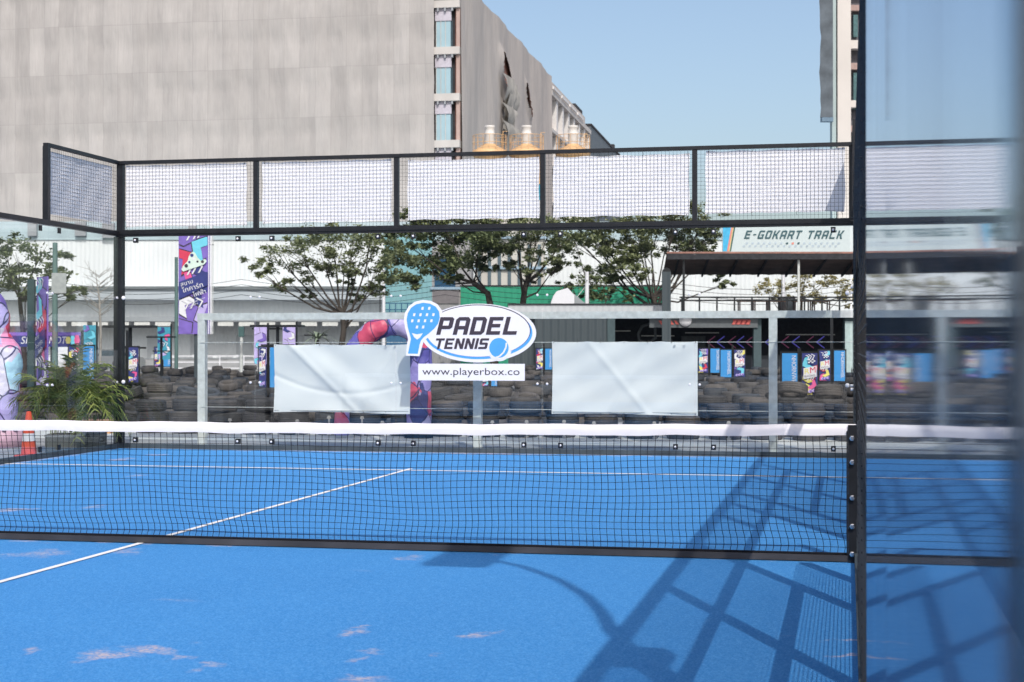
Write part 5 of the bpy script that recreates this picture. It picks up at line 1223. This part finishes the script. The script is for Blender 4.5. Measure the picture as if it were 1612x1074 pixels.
# flat-topped lamps
def flatlamp(px, D, py, wpx, label):
    t = thing('flat_lamp', P(sx(px, D), D), YAW, label, 'lamp', 'flat-topped dark lamps over the kart track'); z = zy(py, D); w_ = wpx*D/FPX
    mb = MB(); mb.tube([(0,0,0),(0,0,z)], .04, 8); mb.build('pole', M_black, t)
    mb = MB(); mb.box(-w_/2, w_/2, -.25, .25, z, z+.05); mb.build('top_panel', M_black, t)
    mb = MB(); mb.box(-w_*.32, w_*.32, -.03, .03, z-.45, z-.41); mb.build('crossbar', M_black, t)
for a in ((205,34,516,78,'flat-topped lamp beside the corner post'),(437,38,515,82,'flat-topped lamp above the left end of the left tarpaulin'),(421,44,519,44,'smaller flat-topped lamp left of the left tarpaulin'),(497,56,529,34,'distant flat-topped lamp above the middle of the left tarpaulin'),(254,52,532,42,'distant flat-topped lamp left of the Thai banner')): flatlamp(*a)
for px, D, py, lab in ((410,40,515,'printed column flag behind the left lamps'),(455,42,512,'printed column flag right of the left lamps'),(258,56,515,'dark blue column flag left of the Thai banner'),(141,52,512,'dark blue column flag right of the palm')):
    t = thing('column_flag', P(sx(px, D), D), YAW, lab, 'flag', 'column flags behind the tyres'); h = zy(py, D); w_ = 20*D/FPX
    mb = MB(); mb.box(-w_/2, w_/2, 0, .03, 1.0, h, 0); funky(mb, w_, h-1.0, int(px) % 7, y=-.006, n=5, x0=-w_/2, z0=1.0, size=.5); mb.build('fabric', [M_silob if px < 300 else M_lil, M_cyan, M_navy, M_ink, M_pink, M_purp, M_white, M_lil, M_ink], t)
    mb = MB(); mb.tube([(w_/2+.03,0,0),(w_/2+.03,0,h+.1)], .03, 6); mb.build('pole', M_black, t)
# small palm behind the tarpaulin
D = 50; t = thing('small_palm', P(sx(500, D), D), YAW, 'small faded palm behind the middle of the left tarpaulin', 'palm'); random.seed(5)
mb = MB(); mb.tube([(0,0,0),(0,0,zy(535,D))], [.06,.05], 7); mb.build('trunk', M_bark, t)
mb = MB(); z = zy(534, D)
for k in range(22):
    a = random.uniform(0,6.28); L = random.uniform(.4,.75); u = random.uniform(.2,.7); c, s = math.cos(a), math.sin(a)
    pts = [Vector((c*L*q, s*L*q, z+u*q*1.2-.75*q*q*L)) for q in (0,.33,.66,1)]
    for i in range(3): sd_ = Vector((-s,c,0))*.05*(1-i*.3); mb.add([pts[i]-sd_, pts[i]+sd_, pts[i+1]+sd_*.7, pts[i+1]-sd_*.7], [(0,1,2,3)])
mb.build('fronds', mat('palm_faded', (.20,.24,.17), rough=.7), t)
# ---- parked vehicles far left
def car(px, D, w_, h, paint, label, cat, yaw):
    t = thing('parked_'+cat.replace(' ', '_'), P(sx(px, D), D), YAW+yaw, label, cat); L = 3.6
    side = [(-L/2,.35),(L/2,.35),(L/2,.75),(L/2-.15,.95),(L*.22,1.0),(L*.08,h),(-L*.28,h),(-L*.36,.98),(-L/2,.92)]
    mb = MB(); T = side; mb.slab(T, -w_/2, w_/2); mb.build('body', paint, t)
    for s in (-1,1):
        mb = MB(); mb.slab([(L*.20,1.02),(L*.075,h-.06),(-L*.27,h-.06),(-L*.33,1.02)], s*w_/2-.004 if s < 0 else w_/2, s*w_/2 if s < 0 else w_/2+.004); mb.build('side_window', MATS['dark_glass'], t)
        for x in (-L*.3, L*.32):
            mb = MB(); mb.lathe([(0,-.1),(.30,-.1),(.34,-.06),(.34,.06),(.30,.1),(0,.1)], (x, s*(w_/2-.06), .34), 18, axis='y'); wl = mb.build('wheel', M_rubber[0], t)
        mb = MB(); mb.box(L/2-.02, L/2+.02, s*(w_/2-.35)-.14, s*(w_/2-.35)+.14, .66, .82); mb.build('headlight', M_white, t)
        mb = MB(); mb.box(-L/2-.02, -L/2+.02, s*(w_/2-.2)-.1, s*(w_/2-.2)+.1, .62, .85); mb.build('tail_light', M_red, t)
    mb = MB(); mb.add([(L*.215,-w_/2+.1,1.02),(L*.215,w_/2-.1,1.02),(L*.09,w_/2-.15,h-.05),(L*.09,-w_/2+.15,h-.05)], [(0,1,2,3)]); mb.build('windscreen', MATS['dark_glass'], t)
car(116, 84, 1.6, 1.75, mat('paint_white', (.62,.63,.63), rough=.25, var=.02), 'white van parked behind the palm, left', 'van', -1.9)
car(168, 80, 1.6, 1.35, mat('paint_silver', (.30,.31,.32), rough=.3, metal=.3, var=.05), 'silver pickup with red rear lights left of the corner post', 'pickup', .9)
# ---- dark screen added outside on the right, dims the view through the near glass
t = thing('dimming_screen', (.72, 0, 0), 0, 'low dark screen added to dim the view through the right glass wall', 'screen')
BX(t, 'screen_fabric', mat('screen_fabric', (.014,.02,.03), rough=.9, var=.3), 0, .03, -9.6, 17, .03, 1.85)
for k in range(12): BX(t, 'post', M_black, .035, .095, -9.6+2.4*k, -9.54+2.4*k, 0, 1.9)

# ---- out-of-view dark block added behind the camera to darken what the glass mirrors
t = thing('mirror_backdrop', (-12, -46, 0), 0, 'long dark grey block added behind the camera to darken the glass reflections', 'building')
BX(t, 'wall', mat('backdrop_wall', (.10,.11,.125), rough=.8, var=.3, scale=.4), -60, 70, -8, 0, 0, 9)
BX(t, 'roof', M_trim, -60.5, 70.5, -8.5, .5, 9.002, 9.4)
for k in range(22): BX(t, 'window', mat('backdrop_window', (.04,.06,.08), rough=.3), -56+5.6*k, -53.6+5.6*k, .002, .06, 2.2, 5.2)
